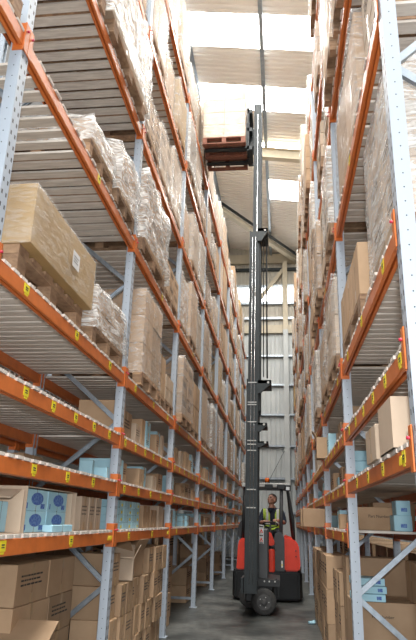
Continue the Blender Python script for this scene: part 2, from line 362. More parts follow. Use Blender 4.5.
def frame(s, y, lab, back=False):
    o = link('rack_frame', None, None, (face(s)+sgn(s)*(.0375+(1.12 if back else 0)), y, 0)); g = sgn(s)
    tag(o, lab, 'rack frame', 'upright frames of the %s rack' % SIDE[s])
    # mirrored by rotating half a turn for the left side
    o.rotation_euler = (0, 0, math.pi if g < 0 else 0)
    link('post', FM['post'], o); p2 = link('post', FM['post'], o, (DEP-.075, 0, 0), math.pi)
    link('foot_plate', FM['foot_plate'], o, (0, 0, 0)); link('foot_plate', FM['foot_plate'], o, (DEP-.075, 0, 0))
    z = .16
    link('cross_brace', FM['flat'], o, (0, 0, .14))
    i = 0
    while z+.7 < POSTH:
        link('diagonal_brace', FM['dn' if i % 2 == 0 else 'up'], o, (0, 0, z)); z += .7025; i += 1
    return o
BL = 2.79-.09
def beam_mesh(labels, chev=False):
    mb = MB(); x = .0
    # box beam, local: y along 0..BL, x = 0 is the aisle face, z = 0 is the beam bottom; a groove runs along the underside
    mb.box(0, .021, 0, BL, .0, .089, 'orange', .003)
    mb.box(.021, .033, 0, BL, .03, .089, 'orange')
    mb.box(.033, .055, 0, BL, .0, .080, 'orange', .003)
    return mb.mesh('box_beam')
def conn_mesh():
    mb = MB()
    mb.box(-.008, .046, -.006, .0, -.03, .165, 'orange'); mb.box(-.012, -.004, -.042, .012, -.03, .165, 'orange', .002)
    mb.box(-.012, .062, -.001, .006, -.03, .165, 'orange')
    return mb.mesh('beam_connector')
BM = beam_mesh(0); CM = conn_mesh()
mb = MB(); mb.tube([(-.016, 0, 0), (.01, 0, 0)], .0075, 'red_pin', 8); PIN = mb.mesh('locking_pin')
mb = MB(); mb.box(-.002, 0, -.036, .036, -.026, .030, 'yellow'); mb.box(-.003, -.002, -.018, .018, .004, .012, 'ink'); mb.box(-.003, -.002, -.018, .018, -.008, -.002, 'ink'); mb.box(-.002, 0, -.022, .022, -.040, -.029, 'yellow'); LABM = mb.mesh('location_label')
mb = MB()
for i in range(4): mb.box(-.002, 0, -.07+i*.036, -.07+i*.036+.016, -.02, .02, 'yellow', rot=Matrix.Rotation(.6, 3, 'X'))
CHEV = mb.mesh('chevron_label')
def beam(s, y, l, lab, xo=0, labels=(), rear=False, pins=True, chev=()):
    g = sgn(s)
    o = link('rack_beam', None, None, (face(s)+g*xo, y+.045, LV[s][l]+.03))
    # mirror by negative rotation: for the left side turn half a turn and start at the far end
    if g < 0: o.rotation_euler = (0, 0, math.pi); o.location.y = y+2.79-.045
    tag(o, lab, 'rack beam', '%s beams of the %s rack' % ('rear' if rear else 'aisle-side', SIDE[s]))
    link('box_beam', BM, o)
    a = link('beam_connector', CM, o); b = link('beam_connector', CM, o, (0, BL, 0)); b.scale = (1, -1, 1)
    if pins:
        link('locking_pin', PIN, o, (-.01, -.012, .112)); link('locking_pin', PIN, o, (-.01, BL+.012, .112))
    for t in labels: link('location_label', LABM, o, (-.001, (t if g > 0 else BL-t), .052))
    for t in chev: link('chevron_label', CHEV, o, (-.001, (t if g > 0 else BL-t), .045))
    return o
# boards across the beams, four board sets
def deck_mesh(seed, pitch=.115, w=.1):
    q = random.Random(seed); mb = MB(); y = .0; n = int(BL/pitch)
    for i in range(n):
        y = .01+i*pitch; e = q.uniform(-.012, .012); zz = q.uniform(0, .002)
        mb.box(-.004+e*.6, DEP-.02+e, y+q.uniform(0, .004), y+w-q.uniform(.004, .018), zz, .019+zz, 'deckwood')
    return mb.mesh('shelf_boards')
DM = [deck_mesh(i) for i in range(4)]; DMG = [deck_mesh(i+9, .136, .102) for i in range(3)]
def shelf(s, y, l, lab, xo=0):
    g = sgn(s); dm = rnd.choice(DM if l < 4 else DMG)
    o = link('slatted_shelf', dm, None, (face(s)+g*xo, y+.045, LV[s][l]+.1195))
    if g < 0: o.rotation_euler = (0, 0, math.pi); o.location.y = y+2.79-.045
    tag(o, lab, 'shelf', 'timber slatted shelves of the %s rack' % SIDE[s]); return o
def beams_for(s, i, y, levels):
    bay = ORD[i]
    for l in levels:
        lb = {3: (.38, 1.3, 2.2), 2: (.12, .55, 1.0, 1.45, 1.9, 2.35), 1: (.2, .8, 1.4, 2.0), 0: (.5, 1.6), 4: (1.45,)}.get(l, ())
        if i > 3: lb = lb[:2]
        beam(s, y, l, 'orange aisle-side beam at the %s shelf, %s bay of %s rack' % (LNAME[l], bay, SIDE[s]), labels=lb, chev=(2.6, ) if (l == 0 and s == 'L' and i < 2) else ((.25,) if l == 1 and s == 'R' and i == 0 else ()))
        beam(s, y, l, 'orange rear beam at the %s shelf, %s bay of %s rack' % (LNAME[l], bay, SIDE[s]), xo=DEP-.06, rear=True, pins=False)
        shelf(s, y, l, 'grey slatted timber shelf, %s level, %s bay of %s rack' % (LNAME[l], bay, SIDE[s]))
for s, YY in (('L', LY), ('R', RY)):
    for i, y in enumerate(YY):
        frame(s, y, 'pale grey steel upright frame, %s along the %s rack' % (ORD[i], SIDE[s]))
    for i in range(8):
        beams_for(s, i, YY[i], [l for l in range(8) if not (s == 'R' and i == 0 and l == 0)])
# the bay before the first left upright: only its fifth shelf enters the frame
beam('L', LY[0]-2.79, 4, 'orange beam crossing the top left corner of the photo, before first upright')
shelf('L', LY[0]-2.79, 4, 'slatted timber shelf in the top left corner, before first upright')
frame('L', LY[0]-2.79, 'pale grey steel upright frame of the left rack, beside the photographer')
beam('L', LY[0]-2.79, 4, 'orange rear beam behind the shelf in the top left corner', xo=DEP-.06, rear=True, pins=False)

# back row standing behind the left rack (seen through the low shelves)
def back_beam(y, l, lab):
    o = beam('L', y, l, lab, xo=1.12, rear=True, pins=False)
for i in range(3):
    frame('L', LY[i]+.25, 'grey upright frame of the row behind the left rack, %s one' % ORD[i], back=True)
    if i < 2:
        for l in (0, 1, 2, 3):
            back_beam(LY[i]+.25, l, 'orange beam of the row behind left rack, %s level, %s bay' % (LNAME[l], ORD[i]))
            shelf('L', LY[i]+.25, l, 'slatted shelf of the row behind left rack, %s level, %s bay' % (LNAME[l], ORD[i]), xo=1.12)

# ------------------------------------------------------------------ stock
_cm = {}
def carton_mesh(dx, dy, dz, m='card', tape=True, marks=0):
    key = (round(dx, 2), round(dy, 2), round(dz, 2), m, tape, marks)
    if key in _cm: return _cm[key]
    mb = MB(); mb.box(-dx/2, dx/2, -dy/2, dy/2, 0, dz, m, .004)
    e = .0012; a = 'seam'
    if tape:
        mb.box(-dx/2, dx/2, -.022, .022, dz, dz+e, 'tape')
        for sx in (-1, 1):
            x = sx*dx/2; mb.box(min(x, x+sx*e), max(x, x+sx*e), -.022, .022, dz*.72, dz, 'tape'); mb.box(min(x, x+sx*e), max(x, x+sx*e), -.022, .022, 0, dz*.25, 'tape')
            for sy in (-1, 1):
                y = sy*dy/2; mb.box(-dx/2, dx/2, min(y, y+sy*e), max(y, y+sy*e), dz*.5-.018, dz*.5+.018, 'tape') if False else None
    mb.box(-dx/2-.0006, dx/2+.0006, -.0015, .0015, dz*.0, dz+.0018, a)
    q = random.Random(marks)
    if marks:
        for sx in (-1, 1):
            z = dz*.68
            for r in range(3):
                y = -dy*.36
                while y < dy*.22:
                    w = q.uniform(.012, .04)*dy/.35; mb.box(sx*dx/2-.0014, sx*dx/2+.0014, y, y+w, z, z+dz*.045, 'ink'); y += w+.012
                z -= dz*.11
    _cm[key] = mb.mesh('carton'); return _cm[key]
def print_marks(parent, loc, w, h, rot, seed, vertical=False, name='printed_marks'):
    q = random.Random(seed); mb = MB(); z = h/2
    while z > -h/2:
        y = -w/2
        while y < w/2-.02:
            d = q.uniform(.01, .035); mb.box(y, min(w/2, y+d), -.0012, 0, z-.014, z, 'ink'); y += d+.01
        z -= .03
    o = mb.obj(name, parent); o.location = loc; o.rotation_euler = rot; return o
def open_carton_mesh(dx, dy, dz, m='card', flaps=((0, 1), (0, -1), (1, 0), (-1, 0)), seed=1):
    q = random.Random(seed); mb = MB(); t = .006
    mb.box(-dx/2, dx/2, -dy/2, dy/2, 0, t, m)
    for x in (-dx/2, dx/2-t): mb.box(x, x+t, -dy/2, dy/2, 0, dz, m)
    for y in (-dy/2, dy/2-t): mb.box(-dx/2+t, dx/2-t, y, y+t, 0, dz, m)
    for fx, fy in flaps:
        L = min(dx, dy)*.42; a = q.uniform(.3, 1.5)
        if fx:
            x = fx*dx/2; e = Vector((x+fx*L*math.sin(a), 0, dz+L*math.cos(a)))
            mb.bar((x, 0, dz), e, dy*.97, t, m, (-fx, 0, .01)) if a > 1.2 else mb.bar((x, 0, dz), e, dy*.97, t, m, (fx, 0, .01))
        else:
            y = fy*dy/2; e = Vector((0, y+fy*L*math.sin(a), dz+L*math.cos(a)))
            mb.bar((0, y, dz), e, dx*.97, t, m, (0, fy, .01))
    return mb.mesh('open_carton')
def carton(x, y, z, dx, dy, dz, lab, m='card', marks=0, rz=0, tape=True, group=None, name='carton', cat='carton'):
    o = link(name, carton_mesh(dx, dy, dz, m, tape, marks), None, (x, y, z), rz)
    return tag(o, lab, cat, group)
def pallet_meshes(m):
    dx, dy = 1.0, .84; out = {}
    mb = MB()
    for i in range(6): mb.box(-dx/2, dx/2, -dy/2+i*.148, -dy/2+i*.148+.1, .124, .144, m)
    for x in (-.45, 0, .45): mb.box(x-.05, x+.05, -dy/2, dy/2, .104, .124, m)
    out['top_boards'] = mb.mesh('top_boards')
    for nm in ('block',):
        mb = MB(); mb.box(-.05, .05, -.045, .045, .02, .104, m, .003); out['block'] = mb.mesh('block')
    mb = MB()
    for y in (-.37, 0, .37): mb.box(-dx/2, dx/2, y-.05, y+.05, 0, .02, m)
    out['bottom_boards'] = mb.mesh('bottom_boards'); return out
PM = {m: pallet_meshes(m) for m in ('palletwood', 'redwood')}
def pallet(x, y, z, lab, m='palletwood', sy=1, sx=1, sz=1, group='timber pallets in the racks', rz=0):
    o = link('pallet', None, None, (x, y, z)); o.scale = (sx, sy, sz); o.rotation_euler.z = rz; tag(o, lab, 'pallet', group)
    p = PM[m]; link('top_boards', p['top_boards'], o); link('bottom_boards', p['bottom_boards'], o)
    for bx in (-.45, 0, .45):
        for by in (-.375, 0, .375): link('block', p['block'], o, (bx, by, 0))
    return o
def film_mesh(dx, dy, dz, seed, amp=.016, flare=.02, mt='film', n=9, closed=True):
    bm = bmesh.new(); bmesh.ops.create_cube(bm, size=1)
    bmesh.ops.subdivide_edges(bm, edges=bm.edges[:], cuts=n, use_grid_fill=True)
    off = Vector((seed*3.7, seed*1.3, seed*7.1))
    for v in bm.verts:
        p = v.co.copy(); nrm = Vector([math.copysign(1, c) if abs(c) > .499 else 0 for c in p]); nrm.normalize()
        q = Vector((p.x*dx, p.y*dy, p.z*dz)); k = noise.noise(q*6+off)*amp+noise.noise(q*17+off)*amp*.5+amp*.9+.004
        low = max(0, .12-(p.z+.5))*flare*8
        v.co = q+nrm*(k+low)+Vector((0, 0, dz/2))
    bot = [f for f in bm.faces if f.normal.z < -.9 and f.calc_center_median().z < .02+amp]
    bmesh.ops.delete(bm, geom=bot, context='FACES')
    for f in bm.faces: f.smooth = True
    me = bpy.data.meshes.new('stretch_film'); bm.to_mesh(me); bm.free(); me.materials.append(M[mt]); return me
def flap_mesh(L, W, seed):
    """loose tail of film hanging down"""
    q = random.Random(seed); bm = bmesh.new(); n, k = 10, 5; V = []
    for i in range(n+1):
        t = i/n; w = W*(1-.55*t)
        V.append([bm.verts.new((.03*math.sin(t*5+seed)+.02*noise.noise(Vector((i*.7, j*1.9, seed))), (j/k-.5)*w+.03*noise.noise(Vector((j, i*.5, seed+4))), -L*t)) for j in range(k+1)])
    for i in range(n):
        for j in range(k): bm.faces.new((V[i][j], V[i][j+1], V[i+1][j+1], V[i+1][j])).smooth = True
    me = bpy.data.meshes.new('loose_film_tail'); bm.to_mesh(me); bm.free(); me.materials.append(M['milky']); return me
def stack_mesh(dx, dy, dz, ny, nz, m, seed):
    q = random.Random(seed); mb = MB()
    for k in range(nz):
        for j in range(ny):
            for i in range(2):
                a = q.uniform(0, .008); b = q.uniform(0, .008)
                mb.box(-dx/2+i*dx/2+a, -dx/2+(i+1)*dx/2-b, -dy/2+j*dy/ny+a, -dy/2+(j+1)*dy/ny-b, k*dz/nz+.002, (k+1)*dz/nz-.002, m, .004)
    return mb.mesh('carton_stack')
KIND = {'card': 'brown cartons', 'cardtan': 'pale cartons', 'cardyel': 'kraft cartons', 'blue': 'pale blue cartons', 'timber': 'timber crates'}
def where(s, i, l, j, n):
    pos = {1: 'only', 2: ('nearer', 'farther')[j] if j < 2 else '', 3: ('nearest', 'middle', 'farthest')[min(j, 2)]}[n] if n > 1 else 'whole'
    return '%s part of %s bay, %s shelf, %s rack' % (pos, ORD[i], LNAME[l], SIDE[s])
def load(s, i, l, j, n, y0, y1, h, ny=2, nz=3, over=.0, kind='film', m='card', dx=.98, pal=True, tail=False, name='wrapped_load', parts=None, amp=.016, base=None, lx=None):
    g = sgn(s); z = deck(s, l) if base is None else base; xc = face(s)+g*(dx/2-over)
    yc, dy = (y0+y1)/2, y1-y0; w = where(s, i, l, j, n)
    if pal:
        sy = max(.7, min(1.5, dy/.84)); 
        pallet(xc, yc, z, 'timber pallet under the load, '+w, 'palletwood', sy=sy, sx=dx/1.0); z += .146
    adj = {'film': 'film wrapped', 'milky': 'white film wrapped', 'bare': 'unwrapped'}[kind]
    o = link(name if kind != 'bare' else 'carton_load', None, None, (xc, yc, z))
    tag(o, '%s %s, %s' % (adj, KIND[m], w), 'pallet load', 'palletised loads of the %s rack' % SIDE[s])
    if parts is None: parts = (i < 2 and l < 6) or (i < 3 and l < 4)
    if parts:
        cx, cy, cz = dx/2, dy/ny, h/nz; q = random.Random(i*31+l*7+j)
        me = carton_mesh(cx-.01, cy-.008, cz-.004, m, True, marks=(1 if q.random() < .5 else 0))
        for k in range(nz):
            for jj in range(ny):
                for ii in range(2):
                    a = link('carton', me, o, (-dx/2+(ii+.5)*cx+q.uniform(-.005, .005), -dy/2+(jj+.5)*cy+q.uniform(-.002, .002), k*cz+.001))
    else:
        link('cartons', stack_mesh(dx, dy, h, ny, nz, m, i*31+l*7+j), o)
    if kind != 'bare':
        sd = i*5+l*3+j+(50 if s == 'R' else 0)
        link('stretch_film', film_mesh(dx, dy, h, sd, amp=amp, mt='film' if kind == 'film' else 'milky', n=9 if i < 3 else 5), o)
        if tail: link('loose_film_tail', flap_mesh(.38, .2, sd), o, (-g*(dx/2+.045), dy*.2, .30))
    return o
def col_h(l, q):
    if l == 7: return q.choice([.7, .9, 1.1, 1.25])
    return q.choice([.5, .7, .8, .88, .93, .95])
CUSTOM = {('L', 0, 3), ('L', 0, 4), ('L', 0, 5), ('L', 1, 3), ('L', 1, 4), ('R', 0, 3), ('R', 0, 4), ('R', 1, 3), ('L', 2, 3)}
for s in 'LR':
    for i in range(8):
        for l in range(3, 8):
            if (s, i, l) in CUSTOM: continue
            q = random.Random(hash((ord(s), i, l)) & 0xffff); y = (LY if s == 'L' else RY)[i]+.08
            n = 3
            for j in range(n):
                if q.random() < .07: continue
                y0 = y+j*.885+q.uniform(0, .03); dy = q.uniform(.76, .81)
                kind = q.choices(['film', 'bare', 'milky'], [.55, .25, .2])[0]
                m = q.choices(['card', 'cardtan', 'cardyel', 'timber'], [.6, .25, .1, .05])[0]
                hh = col_h(l, q)
                load(s, i, l, j, n, y0, y0+dy, hh, ny=q.choice([1, 2, 2, 3]), nz=q.choice([2, 3, 4]), over=q.uniform(-.05, .015) if s == 'L' else q.uniform(-.03, .08), kind=kind, m=m, tail=q.random() < .22, dx=q.uniform(.9, .99))
L, Rr = 'L', 'R'
# --- custom near loads, left rack
z = deck(L, 3)
pallet(-2.04, 3.68, z, 'worn timber pallet under the long film-wrapped kraft box', 'palletwood', sy=1.42, sz=1.5)
o = link('wrapped_box', None, None, (-1.90, 3.68, z+.219)); tag(o, 'long kraft box wrapped in clear film on a pallet, beside the nearest left upright', 'box')
link('box_body', carton_mesh(.86, 1.22, .40, 'cardyel', False), o); link('stretch_film', film_mesh(.86, 1.22, .40, 3, .006, .0, mt='thinfilm', n=10), o)
mb = MB(); mb.box(0, .001, -.07, .07, -.06, .06, 'white'); mb.box(.001, .0016, -.05, .05, .02, .026, 'ink'); mb.box(.001, .0016, -.05, .03, 0, .006, 'ink'); mb.box(.001, .0016, -.05, .04, -.02, -.014, 'ink'); a = mb.obj('address_label', o); a.location = (.448, .12, .2)
load(L, 0, 3, 1, 2, 4.4, 5.34, .32, 3, 2, .0, 'milky', 'card', .95, amp=.03)
load(L, 0, 4, 1, 3, 3.92, 4.58, .20, 2, 1, .0, 'milky', 'card', .9, amp=.03)
load(L, 0, 4, 2, 3, 4.66, 5.34, .46, 2, 2, .02, 'milky', 'card', .95, amp=.045, tail=True)
load(L, 0, 5, 0, 2, 2.85, 3.9, .55, 3, 3, .02, 'film', 'card', .95)
load(L, 0, 5, 1, 2, 3.98, 5.42, .82, 4, 4, .05, 'milky', 'cardtan', .98, amp=.03, tail=True)
load(L, 1, 3, 0, 3, 5.98, 6.9, .93, 2, 3, .04, 'film', 'card', .98, amp=.008)
load(L, 1, 3, 1, 3, 6.98, 7.5, .5, 2, 2, .0, 'bare', 'card', .95)
load(L, 1, 3, 2, 3, 7.56, 8.1, .34, 2, 2, .0, 'bare', 'cardtan', .95)
load(L, 1, 4, 0, 2, 5.66, 6.95, .78, 3, 3, .03, 'milky', 'card', .95, amp=.05, tail=True)
load(L, 1, 4, 1, 2, 7.1, 8.15, .42, 3, 2, .0, 'bare', 'card', .95)
load(L, 2, 3, 0, 2, 8.5, 9.5, .84, 2, 3, .06, 'film', 'card', .98, amp=.008)
load(L, 2, 3, 1, 2, 9.7, 10.8, .8, 2, 2, .0, 'bare', 'card', .95)
# first bay (only the corner block shows)
pallet(-1.99, 2.1, deck(L, 4), 'timber pallet above the beam in the top left corner', 'palletwood', sy=1.2)
# --- custom near loads, right rack
load(Rr, 0, 3, 0, 2, 2.78, 3.75, .96, 2, 3, -.06, 'milky', 'cardtan', .92, amp=.014)
load(Rr, 0, 3, 1, 2, 3.95, 5.2, .4, 3, 1, .0, 'bare', 'card', .9)
load(Rr, 0, 4, 0, 2, 2.78, 3.6, .8, 2, 2, -.08, 'bare', 'cardtan', .85)
load(Rr, 0, 4, 1, 2, 3.75, 5.25, .92, 2, 2, -.04, 'film', 'card', .85, amp=.02)
load(Rr, 1, 3, 0, 2, 5.5, 6.6, .78, 2, 2, .03, 'film', 'cardtan', .92, tail=True, amp=.03)
load(Rr, 1, 3, 1, 2, 6.75, 7.95, .7, 2, 2, .02, 'film', 'card', .92, tail=True, amp=.03)

# --- cartons standing on the low shelves
CN = {'card': 'brown carton', 'cardtan': 'pale brown carton', 'cardyel': 'kraft carton', 'blue': 'pale blue carton'}
def row(s, i, l, y, y1, seed, maxh, base=None, mats=('card', 'card', 'cardtan', 'blue'), lev=None):
    q = random.Random(seed); g = sgn(s); k = 0; z = deck(s, l) if base is None else base
    while y < y1-.14:
        m = q.choice(mats); w = min(q.uniform(.16, .42), y1-y); h = maxh*q.uniform(.55, .98); d = q.uniform(.3, .5); over = q.uniform(-.12, -.01)
        if m == 'blue': w = min(w, .24)
        n = 2 if (m == 'blue' and q.random() < .6) else 1
        for t in range(n):
            o = carton(face(s)+g*(d/2-over), y+w/2, z+t*(h/n+.001), d-.01, w-.012, h/n-.002, '%s number %d from the near upright%s, %s shelf, %s bay, %s rack' % (CN[m], k+1, '' if n == 1 else (' (upper)' if t else ' (lower)'), lev or LNAME[l], ORD[i], SIDE[s]), m, marks=(1 if q.random() < .4 else 0), group='cartons on the low shelves')
        y += w+q.uniform(.0, .12) if q.random() < .7 else w+.3; k += 1
for s, YY in (('L', LY), ('R', RY)):
    for i in range(1, 8):
        for l in (0, 1, 2):
            if (s, i, l) in {('L', 1, 0), ('R', 1, 0), ('R', 1, 1), ('R', 1, 2), ('R', 2, 0)}: continue
            row(s, i, l, YY[i]+.1, YY[i]+2.68, i*100+l*10+(5 if s == 'R' else 0), .26 if l < 2 else .36)
# left, nearest bay, lowest shelf
zE = deck(L, 0)
def printed_blue(x, y, z, dx, dy, dz, lab):
    o = carton(x, y, z, dx, dy, dz, lab, 'blue', tape=False, name='printed_carton', group='blue printed cartons')
    mb = MB(); k = mb.mi('blueink'); n = 22
    vs = [mb.bm.verts.new((.001, .012+math.cos(t*2*math.pi/n)*dy*.27, dz*.56+math.sin(t*2*math.pi/n)*dz*.3)) for t in range(n)]; mb.bm.faces.new(vs).material_index = k
    mb.box(0, .001, dy*.2, dy*.38, dz*.1, dz*.34, 'blueink'); mb.box(0, .001, -dy*.4, -dy*.36, dz*.1, dz*.36, 'blueink')
    a = mb.obj('blue_print', o); a.location = (dx/2+.0005, 0, 0); return o
for a in (0, 1):
    for b in (0, 1):
        printed_blue(-1.775, 3.87+a*.385, zE+.002+b*.131, .4, .375, .13, 'pale blue carton with blue oval print, %s %s of the four on left shelf' % (('lower', 'upper')[b], ('left', 'right')[a]))
carton(-1.535, 4.2, zE+.002, .07, .4, .045, 'flat pale blue carton lying in front of the printed blue cartons', 'blue', tape=False, name='flat_carton')
mb = MB()
mb.box(-.25, .25, -.006, 0, 0, .27, 'cardtan'); mb.box(-.25, .25, .92, .926, 0, .27, 'cardtan'); mb.box(-.25, -.244, 0, .92, 0, .27, 'cardtan'); mb.box(-.25, .25, 0, .92, -.0, .0015, 'cardtan')
mb.box(-.24, .25, .83, .836, 0, .262, 'cardtan'); mb.box(-.244, .25, -.006, .926, .27, .276, 'cardtan')
o = mb.obj('open_carton'); o.location = (-1.80, 3.66, zE-.0002); tag(o, 'pale carton open towards the aisle around the printed blue cartons', 'carton')
mb = MB(); mb.box(-.25, .25, -.25, .25, 0, .006, 'cardtan'); mb.box(-.25, -.244, -.25, .25, .006, .25, 'cardtan'); mb.box(-.25, .25, .244, .25, .006, .25, 'cardtan'); mb.bar((0, .2, .25), (0, .06, .20), .5, .005, 'cardtan', (0, 0, 1))
o = mb.obj('open_carton'); o.location = (-1.80, 3.36, zE); tag(o, 'open pale carton with raised flaps at the left edge, lowest left shelf', 'carton')
for k, (y, w) in enumerate(((3.22, .2), (3.45, .17))):
    carton(-1.80, y, zE+.008, .38, w, .17, 'pale blue carton standing in the open carton at the left edge, %s one' % ('nearer', 'farther')[k], 'blue', tape=False)
for k, (y, w) in enumerate(((4.93, .2), (5.13, .17), (5.31, .17))):
    carton(-1.80, y, zE, .42, w-.01, .26, '%s of three tall pale cartons by the second left upright, lowest shelf' % ('nearest', 'middle', 'farthest')[k], 'cardtan', marks=1)
# left, second shelf of nearest bay: stock at the back
for k, (x, y, w, h, m) in enumerate(((-2.15, 4.75, .4, .14, 'card'), (-2.15, 4.3, .3, .11, 'card'), (-1.9, 5.05, .2, .07, 'blue'), (-1.7, 5.22, .07, .15, 'blue'), (-1.6, 5.33, .06, .10, 'blue'))):
    carton(x, y, deck(L, 1), .3 if m != 'blue' else .12, w, h, '%s, %s one at the back of second left shelf, nearest bay' % (CN[m], ('wide first', 'narrow', 'low blue', 'tall blue', 'last')[k]), m, tape=m != 'blue')
# left, second bay, lowest shelf: wall of small blue boxes
for a in range(3):
    for b in range(4):
        o = carton(-1.70, 5.86+a*.345, zE+b*.0665, .3, .335, .0655, 'small blue box with yellow dot, %s column, %s row, beside the second left upright' % (('nearest', 'middle', 'farthest')[a], ('bottom', 'second', 'third', 'top')[b]), 'blue', tape=False, name='small_box', cat='box', group='small blue boxes stacked on the left shelf')
        mb = MB(); mb.box(0, .001, .07, .12, .01, .035, 'yellow'); c = mb.obj('yellow_sticker', o); c.location = (.1505, 0, 0)
for k, (y, w, h, m) in enumerate(((6.95, .3, .06, 'blue'), (7.1, .34, .24, 'card'), (7.5, .34, .2, 'card'), (7.95, .3, .26, 'cardtan'))):
    if k: carton(-1.72, y, zE, .34, w, h, '%s %s beside the small blue boxes, second bay, lowest shelf' % (('', 'nearest', 'middle', 'farthest')[k], CN[m]), m)
# floor, left, nearest bay: wall of big cartons, two deep rows high
n = 0
for b in range(4):
    y = 4.2; q = random.Random(40+b); k = 0
    while y < 5.35:
        w = .60 if b != 2 else .66; w = min(w, 5.42-y)
        if w < .2: break
        carton(-2.05, y+w/2, .005+b*.272, .52, w-.012, .268, 'large brown floor carton, row %d from floor, number %d, nearest left bay' % (b+1, k+1), 'card', marks=(2 if (b+k) % 2 else 0), group='large cartons on the floor under the left rack'); y += w+.01; k += 1
o = link('open_carton', open_carton_mesh(.56, 1.05, .62, 'card', ((0, 1),), 5), None, (-1.78, 3.6, 0), .0); tag(o, 'big open brown carton on the floor in the bottom left corner', 'carton')
# floor, left, second bay: a wall of small upright cartons, aisle side
q = random.Random(5)
for b in range(4):
    y = 5.62+q.uniform(0, .05); k = 0; top = 8.15
    while y < top:
        w = q.uniform(.20, .27); h = .272; d = .36
        if y+w > top+.05: break
        if not (b == 3 and 5.9 < y < 6.95):
            carton(-1.50-d/2+q.uniform(-.03, .02), y+w/2, .004+b*.274, d, w-.012, h, 'brown carton, row %d from floor, number %d, aisle side of second left bay' % (b+1, k+1), 'card', marks=(3 if q.random() < .6 else 0), group='small cartons stacked on the floor under the left rack')
        y += w+.006; k += 1
for k, (x, y, z_, rz, dz) in enumerate(((-1.66, 6.33, .832, .2, .2), (-1.70, 6.73, .832, -.12, .25))):
    o = link('open_carton', open_carton_mesh(.34, .32, dz, 'cardtan' if k == 0 else 'card', seed=8+k), None, (x, y, z_), rz); tag(o, 'torn open carton with flaps up on top of the floor stack, %s one' % ('nearer', 'farther')[k], 'carton')
# floor, left, third bay onwards
for i, (y, b, k) in enumerate([(8.75+.62*c, r, c) for c in range(2) for r in range(3)]+[(11.5, 0, 0), (11.5, 1, 0), (12.1, 0, 1), (14.4, 0, 0), (14.4, 1, 0), (14.4, 2, 0), (15.0, 0, 1), (15.0, 1, 1), (17.5, 0, 0), (17.5, 1, 0)]):
    carton(-2.02, y+.3, .005+b*.29, .6, .58, .285, 'large brown carton, level %d from floor, standing about %.0f metres down the left rack' % (b+1, y*1), 'card', marks=4, group='large cartons on the floor under the left rack')
carton(-1.80, 9.1, .005, .4, .2, .42, 'single upright brown carton leaning out beside the third left upright', 'card', marks=4)

# right: pale open carton and neighbours on second shelf of the nearest bay
zD = deck(Rr, 1)
o = link('open_carton', open_carton_mesh(.40, .40, .255, 'cardtan', (), 11), None, (.735, 3.2, zD)); tag(o, 'tall pale carton open at the top, second shelf at right edge', 'carton')
carton(.75, 3.72, zD, .44, .4, .20, 'pale brown carton behind the tall open one, second right shelf', 'cardtan')
for k, (x, y, z_, w, h) in enumerate(((.72, 5.55, 0, .22, .09), (.72, 5.55, .09, .22, .09), (.72, 5.55, .18, .22, .09), (.97, 5.55, 0, .22, .09), (.97, 5.55, .09, .22, .09), (.97, 5.55, .18, .22, .09), (1.0, 5.55, .27, .16, .1))):
    carton(x-.0, y+.1, zD+z_+.001, w, .3, h-.002, 'pale blue carton in the stack behind second right upright, %s of column %s' % (('bottom', 'middle', 'third', 'bottom', 'middle', 'third', 'topmost')[k], ('one', 'two')[k > 2]), 'blue', tape=False, group='pale blue cartons stacked on the right rack')
row('R', 1, 1, 6.0, 7.9, 77, .26)
# right, second bay, lowest shelf, seen through the frame
zE2 = deck(Rr, 0)
for k, (x, y, z_, dx, dy, h) in enumerate(((.86, 6.05, 0, .40, .3, .2), (1.02, 5.62, 0, .15, .2, .13), (1.03, 5.62, .13, .12, .2, .12))):
    m = 'card' if k == 0 else 'blue'
    o = carton(x, y, zE2+z_+.001, dx, dy, h, ('brown carton marked Part Number on lowest shelf behind second right upright', 'lower pale blue carton beside the marked carton, lowest right shelf', 'upper pale blue carton standing on another, lowest right shelf')[k], m, tape=False)
    if k == 0: text('Part Number', .036, 'ink', o, (.02, -dy/2-.001, .12), (R(90), 0, 0))
    else:
        mb = MB(); mb.box(-.02, .03, -.001, 0, .03, .06, 'blueink'); c = mb.obj('blue_print', o); c.location = (0, -dy/2-.0005, 0)
carton(.64, 5.9, zE2, .08, .3, .12, 'small brown carton beside the marked carton on lowest right shelf', 'card')
carton(1.15, 6.6, zE2, .5, .4, .26, 'wide brown carton at the back of lowest right shelf', 'card')
mb = MB(); mb.lathe([(.05, 0), (.05, .005), (.03, .02), (.008, .2), (.008, .21)], 'truckred', 16, 'Z'); mb.lathe([(.022, .09), (.017, .13)], 'white', 16, 'Z'); o = mb.obj('traffic_cone'); o.location = (1.16, 5.62, zE2); tag(o, 'small orange and white cone at the right edge, lowest right shelf', 'cone')
for k, (x, dx) in enumerate(((.66, .03), (.72, .03))): pass
# right, second bay, floor
def big(x, y, z_, dx, dy, dz, lab, txt=None, m='card', **kw):
    o = carton(x, y, z_, dx, dy, dz, lab, m, **kw)
    if txt: text(txt, .034, 'ink', o, (-.02, -dy/2-.001, dz*.72), (R(90), 0, 0))
    return o
big(.84, 5.86, .005, .52, .5, .40, 'large brown carton on the floor behind second right upright, bottom one', 'Part Number')
big(.84, 5.86, .41, .52, .5, .39, 'large brown carton marked Part Number under the flat blue cartons', 'Part Number', tape=False)
for k in range(3):
    o = carton(.72+.012*(k % 2), 5.76, .801+k*.062, .27, .26, .058, 'flat pale blue carton on the marked carton, %s of three' % ('bottom', 'middle', 'top')[k], 'blue', tape=False, group='flat pale blue cartons on the right floor stack')
    mb = MB(); mb.box(.06, .10, -.001, 0, .015, .042, 'blueink'); c = mb.obj('blue_print', o); c.location = (0, -.1305, 0)
big(.86, 6.3, .005, .55, .34, .795, 'tall brown carton at the back behind the marked cartons, on the floor', None)
